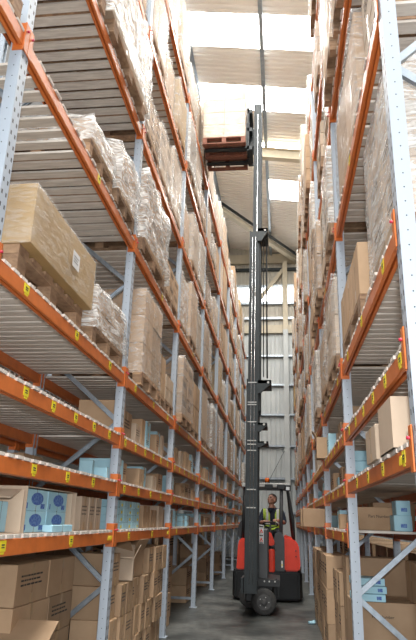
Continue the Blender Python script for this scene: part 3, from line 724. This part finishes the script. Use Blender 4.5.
big(.86, 6.3, .801, .55, .34, .32, 'brown carton at the back above the flat blue cartons', None)
big(1.30, 5.72, .005, .36, .45, .56, 'brown carton on the floor at the right edge, lower one', None)
big(1.28, 5.72, .57, .38, .45, .55, 'brown taped carton at the right edge, upper one', None)
# right floor, aisle side of the second bay: tall stacks whose near faces look at the camera
q = random.Random(9)
def rstack(y, x, w, dx, h, rows, name_, m='card'):
    for b in range(rows):
        carton(x+dx/2+q.uniform(-.006, .006), y+w/2, .005+b*(h+.003), dx, w-.012, h, '%s, %s from floor, %s' % (CN[m], ('bottom one', 'second', 'third', 'fourth')[b], name_), m, marks=(4 if q.random() < .4 else 0), tape=q.random() < .6, group='cartons stacked on the floor under the right rack')
for c, y in enumerate((6.66, 6.90, 7.13)): rstack(y, .56, .22, .24, .312, 3, 'stack %d behind the second right upright, floor' % (c+1))
for c, y in enumerate((7.42, 7.76)): rstack(y, .485, .33, .26, .352, 3, '%s tall stack jutting into the aisle on the right' % ('nearer', 'farther')[c])
for c in range(7): rstack(8.27+c*.345, .50, .335, .26, .345, 3, 'stack %d beyond third right upright, aisle side' % (c+1))
for i, (y, b, x) in enumerate([(11.6+.5*c, r, .8) for c in range(3) for r in range(2)]+[(14.6+.6*c, r, .8) for c in range(2) for r in range(3)]):
    carton(x, y, .005+b*.3, .4, .47, .295, 'brown carton, level %d, about %.1f metres down the right rack floor' % (b+1, y), 'card', marks=4, group='cartons stacked on the floor under the right rack')
# deep stock behind both racks
for s_, x in (('left', -2.95), ('right', 2.0)):
    for i in range(16):
        q = random.Random(i+(0 if x < 0 else 60)); y = LY[i//2]+.33+(i % 2)*1.23
        h0 = .005
        for k in range(2):
            h = (.52, .58)[k]; carton(x-(0 if x > 0 else .3), y+.58, h0, .9, 1.16, h, '%s big carton of pair %d behind the %s rack, counted away from camera' % (('lower', 'upper')[k], i+1, s_), 'card', marks=(5 if q.random() < .5 else 0), group='big cartons behind the %s rack' % s_); h0 += h+.001
# cartons overhanging the aisle on the right
o = link('open_carton', open_carton_mesh(.34, .22, .27, 'card', ((-1, 0),), 21), None, (.62, 8.0, deck(Rr, 2))); tag(o, 'brown carton with raised flap overhanging the aisle, third right shelf', 'carton')
text('Part No', .03, 'ink', o, (.03, -.112, .13), (R(90), 0, 0))
row('R', 2, 0, 9.7, 10.9, 88, .24); row('R', 1, 2, 5.6, 7.7, 89, .3)
for k, (y, x) in enumerate(((8.62, .42), (9.05, .40))):
    carton(x, y, deck(Rr, 0), .29, .3, .23, 'brown carton overhanging the aisle on the lowest right shelf, %s one of two' % ('nearer', 'farther')[k], 'card', tape=False)
for k in range(3): carton(.72, 6.75, deck(Rr, 0)+.001+k*.062, .26, .3, .058, 'flat pale blue carton in the pile behind a small brown one, %s of three' % ('bottom', 'middle', 'top')[k], 'blue', tape=False)
carton(.64, 6.45, deck(Rr, 0), .14, .2, .14, 'small brown carton in front of the flat blue pile, lowest right shelf', 'card')
# row behind the left rack: cartons on its shelves
for i in range(2):
    for l in (0, 1, 2):
        y = LY[i]+.4; q = random.Random(i*9+l); k = 0
        while y < LY[i]+2.8:
            w = q.uniform(.35, .6)
            if q.random() < .8: carton(-2.606-.3, y+w/2, deck(L, l), .5, w-.02, .25, 'brown carton %d on the row behind left rack, %s level, %s bay' % (k+1, LNAME[l], ORD[i]), 'card', group='cartons on the row behind the left rack')
            y += w+.03; k += 1

# ------------------------------------------------------------------ load on the forks
def bake_text():
    dg = bpy.context.evaluated_depsgraph_get()
    for o in [o for o in C.objects if o.type == 'FONT']:
        me = bpy.data.meshes.new_from_object(o.evaluated_get(dg)); n = bpy.data.objects.new(o.name, me); C.objects.link(n)
        nm = o.name; n.parent = o.parent; n.location = o.location; n.rotation_euler = o.rotation_euler; bpy.data.objects.remove(o); n.name = nm
pz = 8.27
pallet(-1.03, 10.2, pz, 'red-brown timber pallet held high on the forks of the truck', 'redwood', sx=.82, sy=1.14, sz=1.0, group=None)
o = link('wrapped_load', None, None, (-1.03, 10.2, pz+.146)); tag(o, 'pale cartons in film raised on the forks near the roof', 'pallet load')
me = carton_mesh(.405, .47, .28, 'cardtan', True)
for k in range(4):
    for a in (-1, 1):
        for b in (-1, 1): link('carton', me, o, (a*.205, b*.24, k*.284+.001))
link('stretch_film', film_mesh(.82, .96, 1.14, 77, .008, .0, n=9), o)

# ------------------------------------------------------------------ forklift
T = link('forklift_truck', None, None, (-.3, 12.6, 0)); tag(T, 'red and black narrow aisle forklift truck with its mast fully raised', 'forklift truck')
def part(name, mb, parent=T):
    o = mb.obj(name, parent); base = Vector((0, 0, 0)); p = parent
    while p: base += p.location; p = p.parent
    o.location = -base; return o
def xm(z): return -.482+.0058*z
def stage(name, z0, z1, dx0, dx1, ys, w=.07):
    mb = MB()
    for y in ys:
        for sgx in (0, 1):
            x = (dx0, dx1)[sgx]
            mb.bar((xm(z0)+x, y, z0), (xm(z1)+x, y, z1), w, .022, 'mast', (1, 0, 0))
        xm_ = (dx0+dx1)/2
        mb.bar((xm(z0)+xm_, y, z0), (xm(z1)+xm_, y, z1), .016, abs(dx1-dx0), 'mast', (1, 0, 0))
    for z in [z0+.12, z1-.06]+([(z0+z1)/2]):
        mb.box(xm(z)+dx0-.01, xm(z)+dx1-.03, ys[0], ys[-1], z-.05, z+.05, 'mast')
    return part(name, mb)
stage('outer_mast_stage', .36, 3.72, -.105, .065, (10.02, 10.72))
stage('middle_mast_stage', .42, 6.55, -.085, .075, (10.085, 10.655))
stage('inner_mast_stage', 3.2, 9.46, -.03, .10, (10.15, 10.59))
# top plates and brackets
for z, x1, h in ((3.63, .30, .14), (2.93, .23, .09), (2.64, .25, .06), (6.50, .24, .16)):
    mb = MB(); mb.prism([(xm(z)+.05, z+h/2), (xm(z)+x1, z+h/2), (xm(z)+x1, z+h*.1), (xm(z)+.05+.07, z-h*1.1), (xm(z)+.05, z-h*1.1)], 'Y', 10.0, 10.06, 'mast')
    mb.prism([(xm(z)+.05, z+h/2), (xm(z)+x1, z+h/2), (xm(z)+x1, z+h*.1), (xm(z)+.05, z+h*.1)], 'Y', 10.0, 10.66, 'mast')
    mb.lathe([(.02, 9.985), (.02, 10.0)], 'palegrey', 8, 'Y', (xm(z)+x1-.05, 0, z+h*.2)); part('mast_bracket', mb)
for dx, y, z0, z1, r in ((-.04, 9.998, .5, 6.4, .0045), (.015, 9.998, .5, 6.4, .0045), (.035, 10.13, 3.0, 9.2, .009)):
    mb = MB(); mb.tube([(xm(z0)+dx, y, z0), (xm(z1)+dx, y, z1)], r, 'chrome', 10); part('lift_rod', mb)
mb = MB(); mb.tube([(xm(6.5)+.13, 10.3, 6.6), (xm(6.5)+.19, 10.3, 6.56), (xm(6.5)+.215, 10.3, 6.45), (xm(6)+.21, 10.3, 6.0), (xm(4)+.225, 10.3, 3.8)], .014, 'black', 8); part('hydraulic_hose', mb)
mb = MB(); mb.tube([(xm(6.5)+.10, 10.2, 6.7), (xm(6.5)+.15, 10.2, 6.5), (xm(4)+.165, 10.2, 3.8)], .009, 'black', 8); part('hydraulic_hose', mb)
mb = MB(); mb.lathe([(.09, 10.2), (.09, 10.24)], 'mast', 20, 'Y', (xm(6.5)+.16, 0, 6.55)); part('hose_pulley', mb)
for z in (3.66, 3.32, 3.28, 2.99, 2.68, 2.62, 2.52, 1.9, 1.62):
    mb = MB(); mb.box(xm(z)-.10, xm(z)+.06, 10.0, 10.012, z-.008, z+.008, 'palegrey'); part('hose_clip', mb)
# carriage and forks
mb = MB()
for y in (10.0, 10.3, 10.5): mb.box(-.60, -.56, y, y+.04, 8.28, 9.3, 'mast')
for z in (8.3, 8.72, 9.15): mb.box(-.60, -.50, 10.0, 10.6, z, z+.08, 'mast')
mb.box(-.56, -.44, 10.2, 10.5, 8.5, 8.9, 'mast'); CAR = part('fork_carriage', mb)
for y in (9.98, 10.45):
    mb = MB(); mb.prism([(-.60, 8.32), (-.60, 8.9), (-.64, 8.9), (-.64, 8.345), (-1.45, 8.335), (-1.45, 8.325), (-.66, 8.30)], 'Y', y, y+.1, 'mast'); part('fork', mb)
# pivoting front unit with the drive wheels
def wheel(x, y, lab, rz):
    mb = MB(); mb.lathe([(.10, -.075), (.175, -.075), (.196, -.055), (.20, -.02), (.20, .055), (.18, .075), (.10, .075)], 'rubber', 36, 'Y')
    for k in range(36):
        a = k*math.pi/18; mb.box(-.004, .004, -.04, .04, .198, .203, 'rubber', rot=Matrix.Rotation(a, 3, 'Y'), piv=(0, 0, 0))
    w = mb.obj('wheel', T); w.location = Vector((x, y, .2))-T.location; w.rotation_euler.z = rz
    mb = MB(); mb.lathe([(.115, -.078), (.115, -.062), (.09, -.058), (.05, -.075), (.045, -.095), (.0, -.095)][:-1]+[(.02, -.097)], 'hub', 24, 'Y')
    for k in range(5):
        a = k*2*math.pi/5; mb.lathe([(.009, -.088), (.009, -.06)], 'palegrey', 6, 'Y', (math.cos(a)*.075, 0, math.sin(a)*.075))
    mb.obj('hub', w)
wheel(-.31, 10.52, '', .10); wheel(-.56, 11.3, '', .10)
mb = MB(); mb.box(-.62, -.16, 10.75, 12.0, .16, .5, 'black', .02); mb.prism([(-.66, .42), (-.05, .42), (-.05, .52), (-.66, .55)], 'Y', 10.55, 11.6, 'black', .01)
mb.box(-.66, -.62, 10.2, 10.8, .34, .56, 'mast'); part('front_chassis', mb)
mb = MB(); mb.box(-.43, -.24, 10.75, 11.35, .5, 1.30, 'greypanel', .02); HOOD = part('hydraulic_housing', mb)
mb = MB(); mb.box(-.395, -.315, 10.745, 10.75, 1.06, 1.36, 'white')
LAB = part('warning_label', mb)
for z, m in ((1.27, 'truckred'), (1.13, 'truckred')):
    mb = MB(); mb.prism([(-.385, z-.035), (-.325, z-.035), (-.355, z+.03)], 'Y', 10.742, 10.745, m)
    mb.box(-.365, -.345, 10.7405, 10.742, z-.03, z-.015, 'white'); part('warning_mark', mb)
for z in (1.335, 1.195, 1.075):
    mb = MB(); mb.box(-.385, -.325, 10.743, 10.745, z-.01, z+.006, 'ink'); part('warning_text', mb)
mb = MB(); mb.lathe([(.03, 10.52), (.03, 10.56)], 'palegrey', 12, 'Y', (-.60, 0, .50))
for x in (-.5, -.42, -.30, -.22, -.13): mb.lathe([(.013, 10.52), (.013, 10.56)], 'palegrey', 8, 'Y', (x, 0, .50))
part('bolt_row', mb)
mb = MB(); mb.tube([(-.6, 10.6, .53), (-.5, 10.56, .47), (-.4, 10.56, .49), (-.25, 10.58, .47), (-.1, 10.62, .53)], .014, 'black', 8); part('hydraulic_hose', mb)
# rear body
mb = MB()
mb.prism([(-.90, 12.28), (-.50, 12.18), (-.10, 12.18), (.30, 12.28), (.365, 12.45), (.365, 14.2), (.2, 14.4), (-.8, 14.4), (-.965, 14.2), (-.965, 12.45)], 'Z', .04, .53, 'black', .03)
part('body_base', mb)
mb = MB(); mb.prism([(-.89, .53), (-.72, .53), (-.72, 1.10), (-.82, 1.09), (-.865, 1.0)], 'Y', 12.4, 14.2, 'truckred', .02); part('side_cover', mb)
mb = MB(); mb.prism([(.03, .53), (.30, .53), (.335, .62), (.31, 1.0), (.22, 1.10), (.03, 1.16)], 'Y', 12.35, 14.2, 'truckred', .025); part('side_cover', mb)
for x in (.26, .26):
    pass
mb = MB()
for z in (.9, .8): mb.lathe([(.012, 12.33), (.012, 12.36)], 'black', 8, 'Y', (.25, 0, z))
part('cover_bolts', mb)
mb = MB(); mb.box(-.72, .03, 13.4, 14.3, .53, 1.12, 'truckred', .03); part('counterweight', mb)
mb = MB(); mb.prism([(-.87, 1.10), (-.73, 1.10), (-.73, 1.40), (-.78, 1.44), (-.85, 1.38), (-.88, 1.25)], 'Y', 12.5, 13.0, 'black', .02); part('battery_cover', mb)
mb = MB(); mb.prism([(-.15, .53), (.035, .53), (.035, 1.12), (-.03, 1.24), (-.15, 1.20)], 'Y', 12.25, 12.5, 'greypanel', .012); part('cab_step_panel', mb)
mb = MB(); mb.box(-.27, -.15, 12.2, 12.5, .50, .92, 'truckred', .025); part('steering_column_cover', mb)
mb = MB(); mb.prism([(-.29, .98), (-.17, .98), (-.15, 1.04), (-.22, 1.22), (-.29, 1.22)], 'Y', 12.2, 12.45, 'truckred', .015); part('dashboard', mb)
mb = MB(); mb.box(-.03, .0, 12.24, 12.25, .6, .72, 'white'); mb.box(-.025, -.005, 12.238, 12.24, .63, .66, 'yellow'); part('rating_plate', mb)
# seat and wheel
mb = MB(); mb.box(-.45, .0, 12.85, 13.3, .97, 1.09, 'seatgrey', .04); SEAT = part('seat', mb)
mb = MB(); mb.box(-.43, -.02, 13.28, 13.4, 1.05, 1.55, 'seatgrey', .05); part('seat_back', mb)
mb = MB(); mb.box(-.40, -.05, 12.85, 13.3, .50, .97, 'black', .02); part('seat_pedestal', mb)
mb = MB(); n = 20; ring = [Vector((-.24+math.cos(t*2*math.pi/n)*.15, 12.62+math.sin(t*2*math.pi/n)*.14, 1.36-math.sin(t*2*math.pi/n)*.05)) for t in range(n+1)]
mb.tube(ring, .013, 'black', 8); mb.tube([(-.24, 12.62, 1.36), (-.24, 12.5, .95)], .02, 'black', 8); mb.tube([ring[0], ring[10]], .01, 'black', 6); part('steering_wheel', mb)
# overhead guard
def gx(pts, r, name, m='black', n=8): mb = MB(); mb.tube(pts, r, m, n); return part(name, mb)
gx([(-.78, 12.5, 1.1), (-.74, 12.55, 2.1)], .03, 'guard_pillar'); gx([(-.03, 12.4, 1.1), (-.01, 12.5, 2.1)], .035, 'guard_pillar', 'greypanel')
gx([(.22, 12.6, 1.08), (.21, 12.62, 1.45), (.14, 12.66, 1.85), (.10, 12.7, 2.14)], .03, 'guard_pillar'); gx([(-.80, 14.1, 1.1), (-.76, 14.0, 2.1)], .03, 'guard_pillar'); gx([(.22, 14.1, 1.1), (.12, 14.0, 2.1)], .03, 'guard_pillar')
mb = MB(); mb.box(-.80, .13, 12.45, 12.52, 2.07, 2.15, 'palegrey', .01); mb.box(-.80, .13, 14.0, 14.06, 2.08, 2.16, 'black'); mb.box(-.80, -.74, 12.5, 14.0, 2.08, 2.16, 'black'); mb.box(.06, .12, 12.5, 14.0, 2.08, 2.16, 'black')
for y in (12.75, 13.0, 13.25, 13.5, 13.75): mb.box(-.74, .06, y, y+.03, 2.10, 2.14, 'black')
part('overhead_guard', mb)
for x in (-.34, -.10):
    mb = MB(); mb.box(x, x+.16, 12.40, 12.45, 2.03, 2.13, 'black', .01); part('guard_lamp', mb)
mb = MB(); mb.box(.06, .17, 12.4, 12.5, 2.0, 2.12, 'black', .01); mb.box(.08, .15, 12.39, 12.4, 2.02, 2.08, 'reflect'); part('work_light', mb)
mb = MB(); mb.lathe([(.05, 2.16), (.05, 2.18)], 'black', 16, 'Z', (-.30, 12.7, 0)); part('beacon_base', mb)
mb = MB(); mb.lathe([(.045, 2.18), (.045, 2.25), (.03, 2.27)], 'beacon', 16, 'Z', (-.30, 12.7, 0)); part('beacon', mb)

# ------------------------------------------------------------------ driver
def skinned(name, verts, edges, radii, voxel=.012, extra=None, root=0, sub=2):
    me = bpy.data.meshes.new(name); me.from_pydata(verts, edges, []); o = bpy.data.objects.new(name, me); C.objects.link(o)
    md = o.modifiers.new('s', 'SKIN')
    for i, r in enumerate(radii):
        r = r if isinstance(r, tuple) else (r, r); me.skin_vertices[0].data[i].radius = r
        me.skin_vertices[0].data[i].use_root = (i == root)
    sb = o.modifiers.new('u', 'SUBSURF'); sb.levels = sub; sb.render_levels = sub
    dg = bpy.context.evaluated_depsgraph_get(); dg.update()
    m2 = bpy.data.meshes.new_from_object(o.evaluated_get(dg)); bpy.data.objects.remove(o)
    bm = bmesh.new(); bm.from_mesh(m2)
    bmesh.ops.recalc_face_normals(bm, faces=bm.faces)
    bmesh.ops.remove_doubles(bm, verts=bm.verts, dist=.0005)
    bad = [e for e in bm.edges if len(e.link_faces) != 2]
    bmesh.ops.holes_fill(bm, edges=bad, sides=0); bmesh.ops.recalc_face_normals(bm, faces=bm.faces)
    if extra: extra(bm)
    bmesh.ops.triangulate(bm, faces=bm.faces)
    bm.to_mesh(m2); bm.free()
    o = bpy.data.objects.new(name, m2); C.objects.link(o)
    if voxel:
        rm = o.modifiers.new('r', 'REMESH'); rm.mode = 'VOXEL'; rm.voxel_size = voxel
        sm = o.modifiers.new('sm', 'SMOOTH'); sm.iterations = 2; sm.factor = .4
        dg = bpy.context.evaluated_depsgraph_get(); dg.update()
        m3 = bpy.data.meshes.new_from_object(o.evaluated_get(dg)); bpy.data.objects.remove(o); m2 = m3
    for p in m2.polygons: p.use_smooth = True
    return m2
# joints in local space: origin on the seat, +y away from the camera, faces -y
J = dict(pel=(0, .0, .10), wai=(0, .02, .24), che=(0, .0, .42), neb=(-.0, -.02, .54), nec=(-.005, -.03, .66),
         shl=(-.18, -.0, .50), ell=(-.25, -.14, .27), wrl=(-.12, -.33, .30), shr=(.18, .0, .50), elr=(.25, -.16, .28), wrr=(.09, -.34, .33),
         hil=(-.10, -.03, .09), knl=(-.12, -.44, .12), anl=(-.12, -.50, -.30), tol=(-.12, -.64, -.36), hir=(.10, -.03, .09), knr=(.13, -.44, .12), anr=(.13, -.50, -.30), tor=(.13, -.64, -.36))
K = list(J); V = [J[k] for k in K]
RAD = dict(pel=(.15, .12), wai=(.135, .105), che=(.16, .115), neb=(.08, .07), nec=(.055, .055), shl=.065, ell=.045, wrl=.03, shr=.065, elr=.045, wrr=.03, hil=.085, knl=.06, anl=.042, tol=.035, hir=.085, knr=.06, anr=.042, tor=.035)
ED = [('pel', 'wai'), ('wai', 'che'), ('che', 'neb'), ('neb', 'nec'), ('che', 'shl'), ('shl', 'ell'), ('ell', 'wrl'), ('che', 'shr'), ('shr', 'elr'), ('elr', 'wrr'), ('pel', 'hil'), ('hil', 'knl'), ('knl', 'anl'), ('anl', 'tol'), ('pel', 'hir'), ('hir', 'knr'), ('knr', 'anr'), ('anr', 'tor')]
HR = Matrix.Rotation(R(-38), 4, 'Z') @ Matrix.Rotation(R(-24), 4, 'X')     # head turned to its right and tipped back
HC = Vector((-.01, -.05, .725))
def headify(bm):
    new = []
    def ball(c, s, u=20, v=14):
        r = bmesh.ops.create_uvsphere(bm, u_segments=u, v_segments=v, radius=1)
        for q in r['verts']: q.co = HC + (HR @ (Vector((q.co.x*s[0], q.co.y*s[1], q.co.z*s[2]))+Vector(c)))
    ball((0, .01, .03), (.078, .098, .095)); ball((0, -.02, -.045), (.058, .068, .065)); ball((0, -.055, -.085), (.028, .022, .022)); ball((0, .03, -.13), (.052, .055, .11))
    ball((0, -.10, -.015), (.013, .02, .024), 10, 8); ball((0, -.092, .018), (.01, .014, .03), 10, 8); ball((0, -.088, -.052), (.026, .01, .008), 10, 8); ball((0, -.085, .04), (.05, .014, .01), 10, 8)
    for e in (-1, 1): ball((e*.078, .015, -.01), (.01, .022, .032), 10, 8); ball((e*.04, -.07, -.02), (.02, .02, .02), 10, 8)
    # hands: palm plus five fingers curled over the rim
    for sx, wr in ((-1, Vector(J['wrl'])), (1, Vector(J['wrr']))):
        d = Vector((-sx*.35, -.85, .05)).normalized(); side = Vector((-sx*.9, .35, .1)).normalized(); up = Vector((0, 0, 1))
        c = wr+d*.055
        r = bmesh.ops.create_uvsphere(bm, u_segments=14, v_segments=10, radius=1)
        for q in r['verts']: q.co = c+d*(q.co.y*.055)+side*(q.co.x*.042)+up*(q.co.z*.018)
        for k, (off, ln) in enumerate(((-.032, .062), (-.011, .075), (.011, .07), (.031, .055))):
            p = c+side*off+d*.04
            for st in range(7):
                t = st/6; a = t*1.9; q0 = p+d*(math.sin(a)*ln*.55)-up*((1-math.cos(a))*ln*.45)
                r = bmesh.ops.create_uvsphere(bm, u_segments=8, v_segments=6, radius=.0095-.002*t)
                for q in r['verts']: q.co += q0
        for st in range(6):
            t = st/5; q0 = c-side*.035*(1 if sx > 0 else 1)+(-side*.03+d*.035-up*.025)*t
            r = bmesh.ops.create_uvsphere(bm, u_segments=8, v_segments=6, radius=.012-.002*t)
            for q in r['verts']: q.co += q0
bodyme = skinned('person', V, [(K.index(a), K.index(b)) for a, b in ED], [RAD[k] for k in K], .011, headify)
bodyme.materials.append(M['skin'])
P = link('person', bodyme, None, (-.20, 13.02, 1.12)); tag(P, 'person in dark top and hi-vis vest seated in the forklift looking up', 'person')
def zone(name, m, keep, infl):
    bm = bmesh.new(); bm.from_mesh(bodyme); bm.normal_update()
    bmesh.ops.delete(bm, geom=[f for f in bm.faces if not keep(f.calc_center_median())], context='FACES')
    for v in bm.verts: v.co += v.normal*infl
    me = bpy.data.meshes.new(name); bm.to_mesh(me); bm.free(); me.materials.append(M[m])
    for p in me.polygons: p.use_smooth = True
    return link(name, me, P)
def arm(c): return abs(c.x) > .165 or (c.y < -.15)
isleg = lambda c: c.z < .17 or (c.y < -.12 and c.z < .22)
zone('shirt', 'navy', lambda c: c.z > .13 and c.z < .565 and not (c.y < -.12 and c.z < .20) and not (c.y < -.20 and c.z > .2) and not (c.y < -.17 and c.z < .3 and abs(c.x) < .1), .006)
zone('trousers', 'denim', lambda c: c.z < .19 and c.z > -.27 and not (c.y > -.12 and c.z > .15), .007)
zone('boots', 'black', lambda c: c.z < -.25, .010)
VEST = zone('hi_vis_vest', 'hivis', lambda c: c.z > .14 and c.z < .54 and abs(c.x) < .19 and c.y > -.16 and not (abs(c.x) < .045+max(0, (c.z-.42))*.3 and c.y < 0 and c.z > .25), .014)
bm = bmesh.new(); bm.from_mesh(VEST.data); bm.normal_update()
bmesh.ops.delete(bm, geom=[f for f in bm.faces if not (abs(f.calc_center_median().z-.26) < .028 or (abs(abs(f.calc_center_median().x)-.105) < .026 and f.calc_center_median().z > .28))], context='FACES')
for v in bm.verts: v.co += v.normal*.003
me = bpy.data.meshes.new('reflective_band'); bm.to_mesh(me); bm.free(); me.materials.append(M['reflect']); link('reflective_band', me, VEST)
HI = HR.inverted()
def hk(c):
    q = HI @ (c-HC); return c.z > .6 and (q.z > .058 or (q.y > .035 and q.z > -.05)) and not (q.y < -.06 and q.z < .075)
zone('hair', 'hair', hk, .010)
for e in (-1, 1):
    mb = MB(); r = bmesh.ops.create_uvsphere(mb.bm, u_segments=12, v_segments=8, radius=.012); mb.mi('ink')
    for v in r['verts']: v.co = v.co+(HC+(HR @ Vector((e*.032, -.083, .012))))
    mb.obj('eye', P)

# a scrap of packaging on the floor
bm = bmesh.new(); bmesh.ops.create_icosphere(bm, subdivisions=2, radius=.06)
for v in bm.verts: v.co = Vector((v.co.x, v.co.y*.8, max(0, v.co.z*.5+.02)))*(1+.5*noise.noise(v.co*30))
me = bpy.data.meshes.new('paper_scrap'); bm.to_mesh(me); bm.free(); me.materials.append(M['blue']); o = link('paper_scrap', me, None, (.42, 9.9, 0)); tag(o, 'crumpled pale blue paper scrap on the floor by the right rack', 'paper')
bake_text()
def drop(o):
    for c in list(o.children): drop(c)
    bpy.data.objects.remove(o)
for i, o in enumerate(list(TAGGED)):
    if i in UNSEEN: drop(o)

# ------------------------------------------------------------------ light
w = bpy.data.worlds.new('world'); bpy.context.scene.world = w; w.use_nodes = True
w.node_tree.nodes['Background'].inputs[0].default_value = (.9, .95, 1, 1); w.node_tree.nodes['Background'].inputs[1].default_value = .6
fl = bpy.data.lights.new('camera_flash', 'POINT'); fl.energy = 115; fl.shadow_soft_size = .06; fo = bpy.data.objects.new('camera_flash', fl); C.objects.link(fo); fo.location = (.05, -.12, H+.22)
vs = bpy.context.scene.view_settings; vs.view_transform = 'Standard'; vs.look = 'None'; vs.gamma = 1; vs.use_curve_mapping = False
vs.exposure = 1.68
